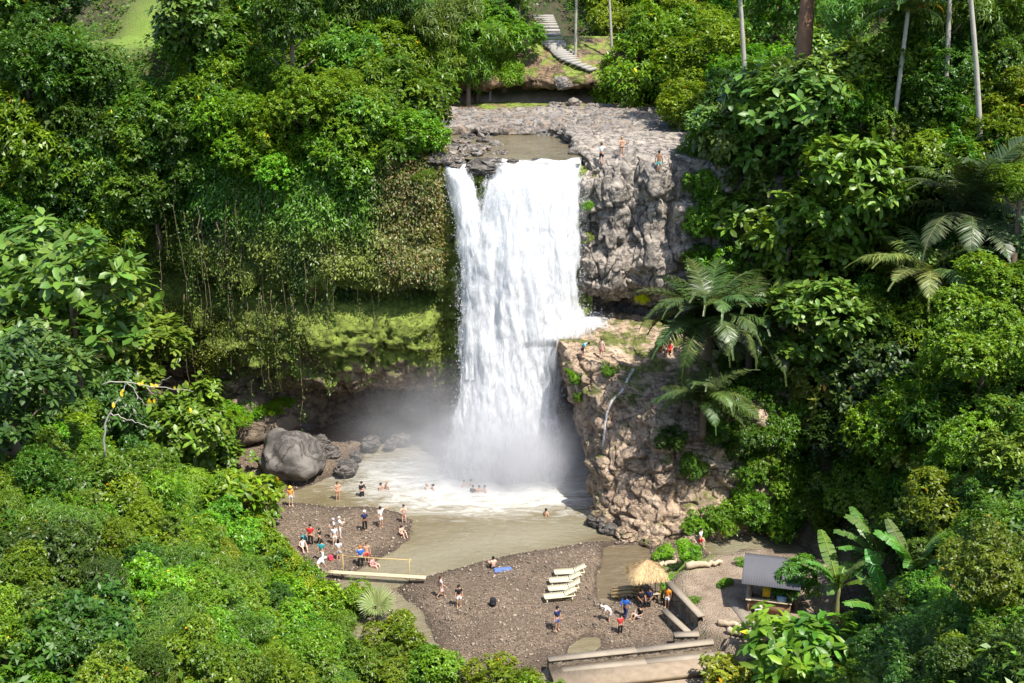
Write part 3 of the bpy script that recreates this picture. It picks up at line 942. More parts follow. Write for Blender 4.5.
# --- lookalikes, region by region: (polygon in the photo, spacing, radius, kinds, height, tint choices, label, group, name)
EXCL = [(805, 190, 92), (75, 310, 88), (720, 330, 55), (140, 44, 54), (378, 596, 26), (868, 560, 48), (762, 475, 30), (765, 575, 40), (557, 40, 52), (560, 85, 60), (720, 590, 40)]
REGIONS = [
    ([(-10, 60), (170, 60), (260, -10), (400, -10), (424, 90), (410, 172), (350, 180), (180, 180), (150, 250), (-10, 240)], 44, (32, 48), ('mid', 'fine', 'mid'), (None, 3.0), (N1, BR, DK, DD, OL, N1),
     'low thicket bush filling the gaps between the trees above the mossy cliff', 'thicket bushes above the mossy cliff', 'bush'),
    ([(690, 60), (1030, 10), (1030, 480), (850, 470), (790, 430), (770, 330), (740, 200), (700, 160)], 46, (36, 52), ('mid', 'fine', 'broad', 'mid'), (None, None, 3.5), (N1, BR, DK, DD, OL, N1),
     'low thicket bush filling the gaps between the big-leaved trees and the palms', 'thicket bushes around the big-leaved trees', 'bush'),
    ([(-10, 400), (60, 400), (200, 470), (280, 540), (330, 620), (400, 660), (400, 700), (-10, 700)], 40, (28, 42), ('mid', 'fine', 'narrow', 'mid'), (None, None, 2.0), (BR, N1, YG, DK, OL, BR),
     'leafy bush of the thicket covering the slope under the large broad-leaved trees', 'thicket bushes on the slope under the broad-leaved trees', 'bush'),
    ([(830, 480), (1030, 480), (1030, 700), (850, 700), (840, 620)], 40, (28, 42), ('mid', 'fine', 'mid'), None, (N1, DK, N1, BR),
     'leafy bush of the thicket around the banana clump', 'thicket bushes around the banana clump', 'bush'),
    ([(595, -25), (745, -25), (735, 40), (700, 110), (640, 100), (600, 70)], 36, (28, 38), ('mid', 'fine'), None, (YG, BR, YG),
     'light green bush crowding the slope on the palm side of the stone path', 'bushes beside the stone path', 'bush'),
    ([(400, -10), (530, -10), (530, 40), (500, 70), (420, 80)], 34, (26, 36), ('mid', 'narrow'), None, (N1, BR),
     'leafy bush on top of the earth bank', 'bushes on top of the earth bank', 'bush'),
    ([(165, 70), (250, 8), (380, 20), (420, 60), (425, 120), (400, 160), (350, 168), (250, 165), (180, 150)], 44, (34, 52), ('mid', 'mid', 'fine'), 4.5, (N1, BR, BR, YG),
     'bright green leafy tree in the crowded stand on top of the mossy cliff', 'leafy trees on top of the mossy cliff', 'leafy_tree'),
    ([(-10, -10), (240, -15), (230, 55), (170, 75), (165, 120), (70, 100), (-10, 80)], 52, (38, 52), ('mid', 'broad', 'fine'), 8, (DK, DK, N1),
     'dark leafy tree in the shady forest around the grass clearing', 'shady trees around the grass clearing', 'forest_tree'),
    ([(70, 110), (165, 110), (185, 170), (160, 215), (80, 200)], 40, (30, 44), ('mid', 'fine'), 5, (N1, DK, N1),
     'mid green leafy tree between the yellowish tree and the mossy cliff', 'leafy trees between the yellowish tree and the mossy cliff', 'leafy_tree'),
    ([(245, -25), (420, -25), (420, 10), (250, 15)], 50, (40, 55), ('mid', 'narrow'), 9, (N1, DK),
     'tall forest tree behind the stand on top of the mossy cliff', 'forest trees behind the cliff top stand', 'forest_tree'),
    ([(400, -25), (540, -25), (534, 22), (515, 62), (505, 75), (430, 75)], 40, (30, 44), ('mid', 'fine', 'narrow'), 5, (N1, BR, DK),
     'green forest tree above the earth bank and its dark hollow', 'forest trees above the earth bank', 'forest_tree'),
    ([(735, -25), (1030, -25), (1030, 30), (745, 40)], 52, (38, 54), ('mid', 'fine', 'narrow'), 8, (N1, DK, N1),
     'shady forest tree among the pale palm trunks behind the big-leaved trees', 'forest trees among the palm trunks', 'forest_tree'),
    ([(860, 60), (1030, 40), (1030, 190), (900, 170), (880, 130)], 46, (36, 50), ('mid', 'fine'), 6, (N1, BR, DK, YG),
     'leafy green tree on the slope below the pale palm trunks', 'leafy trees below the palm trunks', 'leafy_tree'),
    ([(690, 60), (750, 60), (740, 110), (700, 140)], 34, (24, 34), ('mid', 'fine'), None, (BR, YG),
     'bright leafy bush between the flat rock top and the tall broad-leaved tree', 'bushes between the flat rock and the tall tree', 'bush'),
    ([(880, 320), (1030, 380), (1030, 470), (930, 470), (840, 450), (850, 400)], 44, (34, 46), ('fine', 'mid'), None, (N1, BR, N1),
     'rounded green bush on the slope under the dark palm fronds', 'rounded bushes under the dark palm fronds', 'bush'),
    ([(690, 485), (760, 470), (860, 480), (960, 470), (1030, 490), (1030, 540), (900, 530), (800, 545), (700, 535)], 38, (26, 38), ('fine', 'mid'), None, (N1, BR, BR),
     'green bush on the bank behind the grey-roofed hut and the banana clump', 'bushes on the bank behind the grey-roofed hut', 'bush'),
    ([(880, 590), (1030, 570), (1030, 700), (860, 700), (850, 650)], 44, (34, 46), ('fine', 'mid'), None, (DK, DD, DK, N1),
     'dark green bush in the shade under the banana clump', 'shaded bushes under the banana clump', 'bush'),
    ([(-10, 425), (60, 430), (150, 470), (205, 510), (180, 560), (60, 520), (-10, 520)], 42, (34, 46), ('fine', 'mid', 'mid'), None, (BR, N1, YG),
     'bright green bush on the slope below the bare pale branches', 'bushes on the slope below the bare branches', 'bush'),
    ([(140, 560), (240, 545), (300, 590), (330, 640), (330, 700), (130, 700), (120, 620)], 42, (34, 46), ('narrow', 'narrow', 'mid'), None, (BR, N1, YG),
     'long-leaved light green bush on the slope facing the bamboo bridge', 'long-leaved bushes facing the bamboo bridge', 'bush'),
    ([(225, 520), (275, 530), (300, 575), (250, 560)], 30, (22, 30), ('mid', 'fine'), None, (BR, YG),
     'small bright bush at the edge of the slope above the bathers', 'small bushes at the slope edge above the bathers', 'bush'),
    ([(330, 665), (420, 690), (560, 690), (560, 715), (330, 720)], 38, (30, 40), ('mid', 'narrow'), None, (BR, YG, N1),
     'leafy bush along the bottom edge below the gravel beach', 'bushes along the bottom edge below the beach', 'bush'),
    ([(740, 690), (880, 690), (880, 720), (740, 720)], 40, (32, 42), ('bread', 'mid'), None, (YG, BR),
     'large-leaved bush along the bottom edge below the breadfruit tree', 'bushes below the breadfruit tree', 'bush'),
    ([(700, 300), (770, 340), (780, 430), (740, 440), (700, 400)], 38, (28, 38), ('mid', 'fine'), None, (DD, DD, DK),  # dark tints paint the shade behind the palm into the leaves
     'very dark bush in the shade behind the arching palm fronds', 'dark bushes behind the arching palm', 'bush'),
]


def inpoly(x, y, poly):
    return poly_sd(poly, np.array([float(x)]), np.array([float(y)]))[0] > 0


for poly, sp, rr, kinds, c, tints, lab, grp, nm in REGIONS:
    rng = random.Random(len(lab) * 31 + sp)
    x0 = min(p[0] for p in poly); x1 = max(p[0] for p in poly); y0 = min(p[1] for p in poly); y1 = max(p[1] for p in poly)
    row = 0; y = y0 + sp * .4
    while y < y1:
        x = x0 + (sp * .5 if row % 2 else 0)
        while x < x1:
            a, b_ = x + rng.uniform(-.3, .3) * sp, y + rng.uniform(-.3, .3) * sp
            c_ = rng.choice(c) if isinstance(c, tuple) else c
            if inpoly(a, b_, poly) and all(math.hypot(a - ex, b_ - ey) > er for ex, ey, er in EXCL):
                plant(rng.choice(kinds), a, b_, rng.uniform(*rr), c_ * rng.uniform(.8, 1.25) if c_ else None, lab, grp, rng.choice(tints), nm)
            x += sp
        y += sp * .8; row += 1

# --- undergrowth over the slopes (uncountable)
n = 80000
x = RNG.uniform(-48, 48, n); y = RNG.uniform(24, 150, n)
h = Hf(x, y)
slope_ok = (h > 1.7) & ~((x > -9.5) & (x < 14) & (y > 92) & (y < 125.5)) & ~((np.abs(x - 6) < 4.2) & (y > 92) & (y < 140) & (np.abs(x - interp(y, [(124, 8.6), (128, 8), (134, 5), (145, 3.5)])) < 1.6))
slope_ok &= ~((x > 5) & (x < 16) & (y > 75) & (y < 125)) & (poly_sd(YARD, x, y) < -.5) & ~((y > cliff_line(x) - 1.5) & (y < cliff_line(x) + 1.5))
gd = np.hypot((x - gc[0]) / 5, (y - gc[1] - 4) / 12)
slope_ok &= (gd > 1.0)
x, y, h = x[slope_ok], y[slope_ok], h[slope_ok]
k = 9
x, y, h = x[:22000], y[:22000], h[:22000]
T = len(x)
c0 = np.stack([x, y, h + RNG.uniform(.1, 1.3, T)], 1)
th = RNG.uniform(0, 6.28, (T * k, 1))
d = norm(np.concatenate([np.cos(th), np.sin(th), RNG.uniform(-.5, .7, (T * k, 1))], 1))
base = np.repeat(c0, k, 0) + RNG.normal(0, .28, (T * k, 3))
tone = fbm(c0 * .25, 3, 77)
col = leaf_cols(RNG, T * k, (.045, .11, .015), (.1, .19, .024), .25, .003, np.repeat(np.clip(tone + .5, 0, 1), k)[:, None])
nn = norm(np.array([[0, -.1, 1.0]]) + RNG.normal(0, .35, (T * k, 3)))
ug = link('undergrowth', leaf_mesh('undergrowth', base, d, nn, RNG.uniform(.28, .55, T * k), RNG.uniform(.12, .24, T * k), col, M['leaf'], 'small'))
tag(ug, 'tangled green undergrowth covering the gorge slopes', None, None, 'stuff')

# --- creeper hanging over the mossy cliff
Pc = GL.reshape(-1, 3); Nc = NL.reshape(-1, 3)
ok = (Pc[:, 2] > 6.3) & (Pc[:, 0] < -5.8) & (Pc[:, 1] < 100)
idx = np.nonzero(ok)[0]
zc = Pc[idx, 2]
msk = fbm(Pc[idx] * np.array([.35, .35, .12]), 4, 91)
pr = np.clip(.25 + sstep(13, 19, zc) * .9 + msk * 1.3, .0, 1) * np.where(zc < 13.4, .3 + .5 * (msk > .05), 1) * np.where(Nc[idx, 2] < -.5, .1, 1)
pr = pr * np.where((Pc[idx, 0] > -10) & (zc < 15), .5, 1) * np.where((zc < 13.4) & (Pc[idx, 0] > -23), .15, 1)
pick = RNG.choice(idx, 120000, p=pr / pr.sum())
N = len(pick)
hang = RNG.random(N) ** 2 * .9
base = Pc[pick] + Nc[pick] * (.05 + hang[:, None] * .7) + RNG.normal(0, .2, (N, 3))
d = norm(np.array([[0, 0, -1.0]]) * .55 + Nc[pick] * .45 + RNG.normal(0, .5, (N, 3)))
nn = norm(Nc[pick] * .6 + np.array([[0, 0, .8]]) + RNG.normal(0, .35, (N, 3)))
tone = np.clip(.5 + fbm(Pc[pick] * np.array([.3, .3, .2]), 4, 95) * 1.2, 0, 1)[:, None]
low = sstep(15, 10, Pc[pick][:, 2])[:, None]
hi = sstep(17.5, 21, Pc[pick][:, 2])[:, None] * sstep(-9, -12, Pc[pick][:, 0])[:, None]
low = low * .999
c1 = (np.array([.045, .09, .02]) * (1 - hi) + np.array([.045, .115, .016]) * hi) * (1 - low) + np.array([.065, .085, .018]) * low
c2 = (np.array([.155, .19, .05]) * (1 - hi) + np.array([.1, .2, .025]) * hi) * (1 - low) + np.array([.15, .17, .03]) * low
dry = sstep(-11.5, -9, Pc[pick][:, 0])[:, None] * sstep(13, 17, Pc[pick][:, 2])[:, None] * (RNG.random((N, 1)) < .6)
c2 = c2 * (1 - dry) + np.array([.22, .19, .1]) * dry; c1 = c1 * (1 - dry) + np.array([.13, .1, .05]) * dry
col = (c1 * (1 - tone) + c2 * tone) * np.exp(RNG.normal(0, .25, (N, 1)))
cr = link('creeper', leaf_mesh('creeper', base, d, nn, RNG.uniform(.13, .36, N) * (1 - .35 * low[:, 0]) * (1 + .35 * hi[:, 0]), RNG.uniform(.07, .17, N), col, M['leaf'], 'small'))
tag(cr, 'creeper and moss draped over the overhanging cliff', None, None, 'stuff')


# --- hanging vines in front of the cliff
def vine_proto(L, seed, leafy):
    rng = np.random.default_rng(seed)
    z = -np.linspace(0, L, 14)
    pts = np.stack([np.cumsum(rng.normal(0, .1, 14)), np.cumsum(rng.normal(0, .08, 14)), z], 1)
    mb = MB(); mb.tube(pts, np.linspace(.045, .018, 14), 4)
    root = mb.mesh('stem', M['vine_stem'])
    n = int(L * leafy)
    t = rng.random(n) ** 1.1 * 13
    i = np.minimum(t.astype(int), 12)
    b_ = pts[i] + (pts[i + 1] - pts[i]) * (t - i)[:, None] + rng.normal(0, .16, (n, 3)) * np.array([1, 1, .3])
    d_ = norm(np.array([[0, 0, -.9]]) + rng.normal(0, .6, (n, 3)))
    cl = leaf_cols(rng, n, (.04, .085, .018), (.09, .14, .03), .25)
    return root, leaf_mesh('foliage', b_, d_, norm(np.array([[0, -.6, .7]]) + rng.normal(0, .4, (n, 3))), rng.uniform(.18, .34, n), rng.uniform(.1, .18, n), cl, M['leaf'], 'small')


M['vine_stem'] = plain('vine_stem', (.15, .12, .07), .9, .2, .3, 5)
VP = [vine_proto(8.5, 3, 12), vine_proto(10, 4, 4), vine_proto(6.5, 5, 30), vine_proto(11, 6, 6)]
rng = random.Random(5)
for i in range(60):
    x = rng.uniform(-29, -9) if i % 3 else rng.uniform(-24, -16)
    yv = float(cliff_line(x)) - rng.uniform(.7, 1.7)
    zt = rng.uniform(18, 23) if i % 4 else rng.uniform(13, 15)
    st_, lf = VP[rng.randrange(4)]
    o = empty('hanging_vine', (x, yv, zt), rng.uniform(0, 6.28))
    s = rng.uniform(.7, 1.15)
    link('stem', st_, o, scale=s); link('foliage', lf, o, scale=s)
    tag(o, 'long thin vine with small leaves hanging down the mossy cliff', 'vine', 'vines hanging down the mossy cliff')

# ------------------------------------------------------------------ palms
def frond_mesh(L, seed, droop=1.0, wid=.9, n=46, c1=(.05, .1, .02), c2=(.1, .16, .035), hang=.5, keel=.35):
    """pinnate frond along +x: rachis and leaflets in one mesh"""
    rng = np.random.default_rng(seed)
    t = np.linspace(0, 1, n)
    ang = .95 - droop * 1.9 * t ** 1.25
    st = L / n
    px_ = np.cumsum(np.cos(ang)) * st; pz = np.cumsum(np.sin(ang)) * st
    rp = np.stack([px_, 0 * px_, pz], 1)
    b_, d_, n_, l_, w_ = [], [], [], [], []
    for s in (-1, 1):
        tt = t[4:]
        tan = np.stack([np.cos(ang[4:]), 0 * tt, np.sin(ang[4:])], 1)
        nor = np.stack([-np.sin(ang[4:]), 0 * tt, np.cos(ang[4:])], 1)
        side = np.array([[0, s, 0]])
        dd = norm(side * .85 + tan * (.35 + .5 * tt[:, None]) + nor * keel + np.array([[0, 0, -hang]]) + rng.normal(0, .1, (len(tt), 3)))
        b_.append(rp[4:]); d_.append(dd); n_.append(norm(nor + side * -.35 * 1 + rng.normal(0, .12, (len(tt), 3))))
        l_.append(wid * np.sin(np.clip(tt * 1.05 + .12, 0, 1) * math.pi) ** .6 * (1 - .25 * tt) + .12); w_.append(np.full(len(tt), .085))
    b_, d_, n_, l_, w_ = [np.concatenate(q) for q in (b_, d_, n_, l_, w_)]
    N = len(b_)
    col = leaf_cols(rng, N, c1, c2, .18)
    # each leaflet: two segments, drooping
    n_ = orth(n_, d_); s_ = np.cross(d_, n_); l2 = l_[:, None]; w2 = w_[:, None]
    dn = np.array([[0, 0, -1.0]])
    mid = b_ + d_ * l2 * .5
    tip = b_ + d_ * l2 * .92 + dn * l2 * .3 * hang
    V = np.stack([b_ + s_ * w2 * .3, b_ - s_ * w2 * .3, mid - s_ * w2 * .5, mid + s_ * w2 * .5, tip], 1).reshape(-1, 3)
    a = np.arange(N)[:, None] * 5
    q4, q3 = a + [0, 1, 2, 3], a + [3, 2, 4]
    # rachis strip (three-sided)
    wr = np.linspace(.06, .012, n)[:, None]
    RV = np.stack([rp + wr * np.array([[0, 1, 0]]), rp - wr * np.array([[0, 1, 0]]), rp - wr * np.array([[0, 0, 1.2]])], 1).reshape(-1, 3)
    off = len(V)
    rf = []
    for i in range(n - 1):
        for j in range(3):
            rf.append([off + i * 3 + j, off + i * 3 + (j + 1) % 3, off + (i + 1) * 3 + (j + 1) % 3, off + (i + 1) * 3 + j])
    cols = np.concatenate([np.repeat(col, 5, 0), np.tile(np.array([[.2, .22, .07]]), (len(RV), 1))])
    return new_mesh('frond', np.concatenate([V, RV]), [np.concatenate([q4, np.array(rf)]), q3], M['leaf_gloss'], col=cols)


FR = {
    'coconut': [frond_mesh(4.6, 1, .95, .95, 50), frond_mesh(4.3, 2, 1.15, .9, 48), frond_mesh(4.4, 3, .75, .9, 48)],
    'sugar': [frond_mesh(6.0, 4, .8, 1.25, 84, (.06, .095, .035), (.16, .19, .085), .55), frond_mesh(5.6, 5, 1.05, 1.2, 80, (.06, .09, .03), (.17, .2, .09), .45), frond_mesh(6.2, 6, .62, 1.3, 84, (.05, .085, .03), (.14, .17, .075), .3)],
    'dry': [frond_mesh(4.0, 7, 1.35, .8, 40, (.3, .2, .04), (.42, .3, .07), .7)],
}


def palm(name, px, py, ch, scale, kind, nfr, label, trunk_mat='bark_pale', r=.17, lean=(0, 0), tint=(1, 1, 1), arc=(0, 6.283), low=-.35, dry=0, depth=None, group=None, base_z=None, high=.55):
    """palm whose crown heart projects to (px, py) at ch metres over the soil"""
    NP[0] += 1
    rng = random.Random(NP[0])
    if depth:
        q = at(px, py, depth); base = np.array([q[0] - lean[0], q[1] - lean[1], float(Hf(q[0] - lean[0], q[1] - lean[1]))])
        if base_z is not None: base[2] = base_z
        ch = q[2] - base[2]
    else:
        q, t = hit(px, py, ch); base = np.array([q[0] - lean[0], q[1] - lean[1], q[2] - ch])
    o = empty(name, base)
    mb = MB(); m = 16
    top = np.array([lean[0], lean[1], ch])
    pts = [np.array([lean[0] * (i / m) ** 1.3, lean[1] * (i / m) ** 1.3, ch * i / m - (.3 if i == 0 else 0)]) for i in range(m + 1)]
    mb.tube(pts, [r * (1.35 - .55 * i / m + (.05 if i % 2 else 0)) for i in range(m + 1)], 8)
    mb.build('trunk', M[trunk_mat], o, smooth=True)
    for i in range(nfr):
        a = arc[0] + (arc[1] - arc[0]) * (i + rng.uniform(-.25, .25)) / nfr
        me = rng.choice(FR['dry']) if i < dry else rng.choice(FR[kind])
        f = link('frond', me, o, top + np.array([0, 0, -.25 if i < dry else 0]), (rng.uniform(-.2, .2), rng.uniform(low, high), a), scale * rng.uniform(.85, 1.1))
        f.color = tuple(c * rng.uniform(.85, 1.15) for c in tint) + (1,)
    return tag(o, label, 'palm', group)


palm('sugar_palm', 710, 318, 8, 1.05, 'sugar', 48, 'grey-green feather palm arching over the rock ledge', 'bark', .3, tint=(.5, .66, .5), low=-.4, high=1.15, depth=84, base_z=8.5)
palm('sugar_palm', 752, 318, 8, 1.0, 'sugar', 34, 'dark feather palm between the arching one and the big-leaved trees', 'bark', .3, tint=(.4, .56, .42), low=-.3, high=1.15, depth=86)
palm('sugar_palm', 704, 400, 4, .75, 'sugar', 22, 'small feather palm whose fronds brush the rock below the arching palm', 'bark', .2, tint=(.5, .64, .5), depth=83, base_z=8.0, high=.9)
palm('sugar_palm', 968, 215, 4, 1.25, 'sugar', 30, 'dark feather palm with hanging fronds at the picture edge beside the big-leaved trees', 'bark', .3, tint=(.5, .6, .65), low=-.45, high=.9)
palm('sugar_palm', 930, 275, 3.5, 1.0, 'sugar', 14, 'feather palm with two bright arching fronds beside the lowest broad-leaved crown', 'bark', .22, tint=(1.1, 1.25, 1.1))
palm('coconut_palm', 735, -60, 16, 1.0, 'coconut', 16, 'coconut palm with a pale trunk and a yellowing frond above the flat rock', lean=(-1.5, 1), dry=2, depth=100)
palm('coconut_palm', 952, -60, 13, 1.0, 'coconut', 16, 'straight pale coconut trunk, nearer of the pair to the big-leaved trees', lean=(-1, .5), depth=85.5)
palm('coconut_palm', 965, -60, 15, 1.0, 'coconut', 16, 'leaning pale coconut trunk of the pair at the picture edge, with a yellowing frond', lean=(-3.2, .5), dry=2, depth=82)
palm('coconut_palm', 908, 12, 9, .9, 'coconut', 16, 'low coconut palm with drooping fronds between the rust-coloured trunk and the pale pair', lean=(.4, 0), dry=2, depth=87)
palm('coconut_palm', 812, -60, 14, 1.0, 'coconut', 14, 'stout palm with a rust-brown trunk at the top edge', 'bark_rust', .55, depth=92)
palm('coconut_palm', 577, -45, 12, .9, 'coconut', 14, 'thin straight palm trunk rising beside the stone path', 'bark_pale', .13)
palm('coconut_palm', 606, -50, 13, .9, 'coconut', 14, 'thin leaning palm trunk second from the stone path', 'bark_pale', .12, lean=(-1, 0))
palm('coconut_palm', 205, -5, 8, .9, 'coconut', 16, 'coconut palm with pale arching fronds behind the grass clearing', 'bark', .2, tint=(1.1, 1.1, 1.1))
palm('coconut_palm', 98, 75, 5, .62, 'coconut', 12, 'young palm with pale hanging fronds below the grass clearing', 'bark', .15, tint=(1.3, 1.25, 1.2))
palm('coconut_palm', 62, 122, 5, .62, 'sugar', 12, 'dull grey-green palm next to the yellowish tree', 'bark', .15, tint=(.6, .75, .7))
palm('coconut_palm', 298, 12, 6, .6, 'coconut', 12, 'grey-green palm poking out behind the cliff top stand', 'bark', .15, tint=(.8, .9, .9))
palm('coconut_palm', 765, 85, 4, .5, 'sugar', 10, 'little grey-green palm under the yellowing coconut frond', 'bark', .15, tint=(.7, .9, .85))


# ------------------------------------------------------------------ banana plants and fan palm
def banana_leaf(L, W, seed, bend=.9):
    rng = np.random.default_rng(seed)
    n = 26
    t = np.linspace(0, 1, n)
    ang = 1.25 - bend * t ** 1.4 * 1.3
    x = np.cumsum(np.cos(ang)) * L / n; z = np.cumsum(np.sin(ang)) * L / n
    w = W * np.where(t < .2, .04, np.sin(np.clip((t - .2) / .8, 0, 1) * math.pi * .93 + .12) ** .55)
    V, Fq = [], []
    for s in (-1, 1):
        for i in range(n - 1):
            gap = .012 if rng.random() < .3 and t[i] > .25 else 0
            dz = rng.normal(0, .03)
            k = len(V)
            p0 = np.array([x[i], 0, z[i]]); p1 = np.array([x[i + 1] - gap, 0, z[i + 1]])
            V += [p0, p1, p1 + np.array([.07, s * w[i + 1], -.22 * w[i + 1] + dz]), p0 + np.array([.07, s * w[i], -.22 * w[i] + dz])]
            Fq.append([k, k + 1, k + 2, k + 3])
    off = len(V)
    for i in range(n):
        r = .045 * (1 - t[i] * .75)
        V += [np.array([x[i], r, z[i] + .01]), np.array([x[i], -r, z[i] + .01]), np.array([x[i], 0, z[i] - r * 1.4])]
    for i in range(n - 1):
        for j in range(3):
            Fq.append([off + i * 3 + j, off + i * 3 + (j + 1) % 3, off + (i + 1) * 3 + (j + 1) % 3, off + (i + 1) * 3 + j])
    V = np.array(V)
    c = leaf_cols(rng, len(V), (.055, .12, .03), (.09, .17, .04), .08)
    c[off:] = (.2, .26, .08)
    return new_mesh('leaf', V, [np.array(Fq)], M['leaf_gloss'], col=c)


BL = [banana_leaf(3.0, .36, 1, .75), banana_leaf(2.7, .34, 2, 1.05), banana_leaf(3.2, .38, 3, .5), banana_leaf(2.4, .32, 4, 1.3)]


def banana(px, py, h, s, n, label, tint=(1, 1, 1)):
    NP[0] += 1
    rng = random.Random(NP[0])
    q, t = hit(px, py, h)
    o = empty('banana_plant', (q[0], q[1], q[2] - h))
    mb = MB(); mb.tube([(0, 0, -.2), (.03, 0, h * .5), (.05, .03, h), (.08, .03, h + .5)], [.2, .16, .12, .06], 9)
    mb.build('stem', M['banana_stem'], o, smooth=True)
    for i in range(n):
        f = link('leaf', BL[i % 4], o, (.05, .03, h + .1 * (i % 3)), (rng.uniform(-.25, .25), rng.uniform(-.25, .35), i * 2.4 + rng.uniform(-.3, .3)), s * rng.uniform(.85, 1.1))
        f.color = tuple(c * rng.uniform(.85, 1.2) for c in tint) + (1,)
    return tag(o, label, 'banana plant')


M['banana_stem'] = plain('banana_stem', (.2, .2, .08), .7, .3, .35, 3)
banana(878, 566, 3.2, 1.45, 12, 'tallest banana plant with upright paddle leaves, in the middle of its clump', (.85, 1.0, .95))
banana(838, 592, 2.2, 1.2, 10, 'banana plant with pale torn leaves on the hut side of the clump', (1.15, 1.15, 1.15))
banana(912, 578, 2.6, 1.2, 9, 'shaded banana plant behind the tallest of the clump', (1, 1.1, 1.1))
banana(886, 622, 1.8, 1.3, 9, 'low banana plant with broad bright leaves in front of its clump', (.95, 1.2, .85))
banana(762, 488, 2.6, 1.25, 11, 'banana plant with bluish upright leaves on the bank behind the yard', (1.1, 1.4, 1.35))

# fan palm over the slope edge by the bridge
rng = np.random.default_rng(8)
def fan_leaf(rd, seed):
    rng = np.random.default_rng(seed)
    V, Fq, Ft = [], [], []
    nb = 30
    for i in range(nb):
        a = -1.9 + 3.8 * i / (nb - 1); dl = .062
        L = rd * (1 - .12 * abs(a) / 1.9) * rng.uniform(.92, 1.05)
        def pt(r, ang, z): return [r * math.cos(ang), r * math.sin(ang), z]
        k = len(V); zz = .05 * (i % 2)
        V += [pt(.03, a, 0), pt(L * .62, a - dl, .1 * L + zz), pt(L * .62, a + dl, .1 * L + zz), pt(L, a + rng.normal(0, .02), -.06 * L)]
        Ft += [[k, k + 1, k + 2], [k + 1, k + 3, k + 2]]
    V = np.array(V)
    return new_mesh('leaf', V, [np.array(Ft)], M['leaf_gloss'], col=leaf_cols(rng, len(V), (.16, .22, .1), (.24, .3, .15), .1))
q, t = hit(376, 606, 2.0)
fp = empty('fan_palm', (q[0], q[1], q[2] - 2.0))
mb = MB(); mb.tube([(0, 0, -.2), (.05, 0, .8), (0, .05, 1.6)], [.12, .1, .08], 8); mb.build('trunk', M['bark'], fp, smooth=True)
for i, (az, tilt, s) in enumerate(((1.4, -1.0, 1.25), (.5, -.75, 1.05), (2.5, -.8, 1.1), (-.5, -.35, .9), (3.7, -.4, .9), (4.8, -.1, .8))):
    dx, dy = math.cos(az) * .25, math.sin(az) * .25
    st_ = MB(); st_.tube([(0, 0, 1.5), (dx * .5, dy * .5, 1.7), (dx, dy, 1.9)], [.03, .025, .02], 5)
    pe = st_.build('stalk', M['banana_stem'], fp)
    link('leaf', fan_leaf(1.15, i), pe, (dx, dy, 1.9), (0, tilt, az), s)
tag(fp, 'pale green fan palm with spiky round leaves below the bamboo bridge', 'palm')

# bare branches on the slope, with the last yellow leaves
q = at(140, 388, 51)
mb = MB()
for pts, r in (([(-2.2, 0, .2), (-.8, .1, .35), (.4, 0, .1), (1.9, -.1, 0), (3.2, 0, -.2)], .055), ([(-.8, .1, .35), (-.2, 0, -.5), (-.5, 0, -1.4), (-.9, .1, -2.0)], .04),
               ([(.4, 0, .1), (.9, 0, -.6), (.8, 0, -1.2)], .035), ([(-1.9, 0, -1.6), (-.6, 0, -2.1), (.6, .1, -2.7)], .05), ([(-2.6, .1, -4.5), (-2.4, 0, -2.6), (-1.9, 0, -1.6), (-1.2, .1, -.4), (-.8, .1, .35)], .09),
               ([(1.0, -.05, .05), (1.5, 0, .5), (1.9, 0, .7)], .025), ([(-.2, 0, -.5), (.35, 0, -1.2)], .025)):
    pts = np.array(pts, float); pts = crom(pts * .72, 14); pts[1:] += np.random.default_rng(len(pts) + int(r * 1000)).normal(0, .035, (13, 3)); mb.tube(pts, np.linspace(r * .6, r * .2, 14), 5)
db = empty('bare_tree', q)
mb.build('branch', M['bark_pale'], db, smooth=True)
rng = np.random.default_rng(4); n = 14
b_ = np.array([[rng.uniform(-1.5, 2.2), rng.uniform(-.2, .2), rng.uniform(-1.2, .3)] for _ in range(n)])
lf = leaf_mesh('foliage', b_, norm(np.array([[.3, -.3, -.8]]) + rng.normal(0, .4, (n, 3))), norm(np.array([[0, -.7, .7]]) + rng.normal(0, .3, (n, 3))), rng.uniform(.18, .3, n), .14, np.tile(np.array([[.5, .36, .02]]), (n, 1)), M['leaf'], 'big')
link('foliage', lf, db)
tag(db, 'pale bare branches with a few yellow leaves beside the dark broad-leaved trees', 'bare tree')

# ------------------------------------------------------------------ rocks
def rock_hit(G, px, py, tol=3.0):
    """the nearest point of a rock surface that lies behind a pixel"""
    Q = G.reshape(-1, 3) - np.array([0, 0, CAMZ])
    dep = Q[:, 1] * CP - Q[:, 2] * SP
    up = Q[:, 1] * SP + Q[:, 2] * CP
    sx_, sy_ = 512 + F * Q[:, 0] / dep, 341.5 - F * up / dep
    e = np.hypot(sx_ - px, sy_ - py)
    near = e < max(tol, e.min() + .5)
    i = np.nonzero(near)[0][np.argmin(dep[near])]
    return G.reshape(-1, 3)[i].copy()


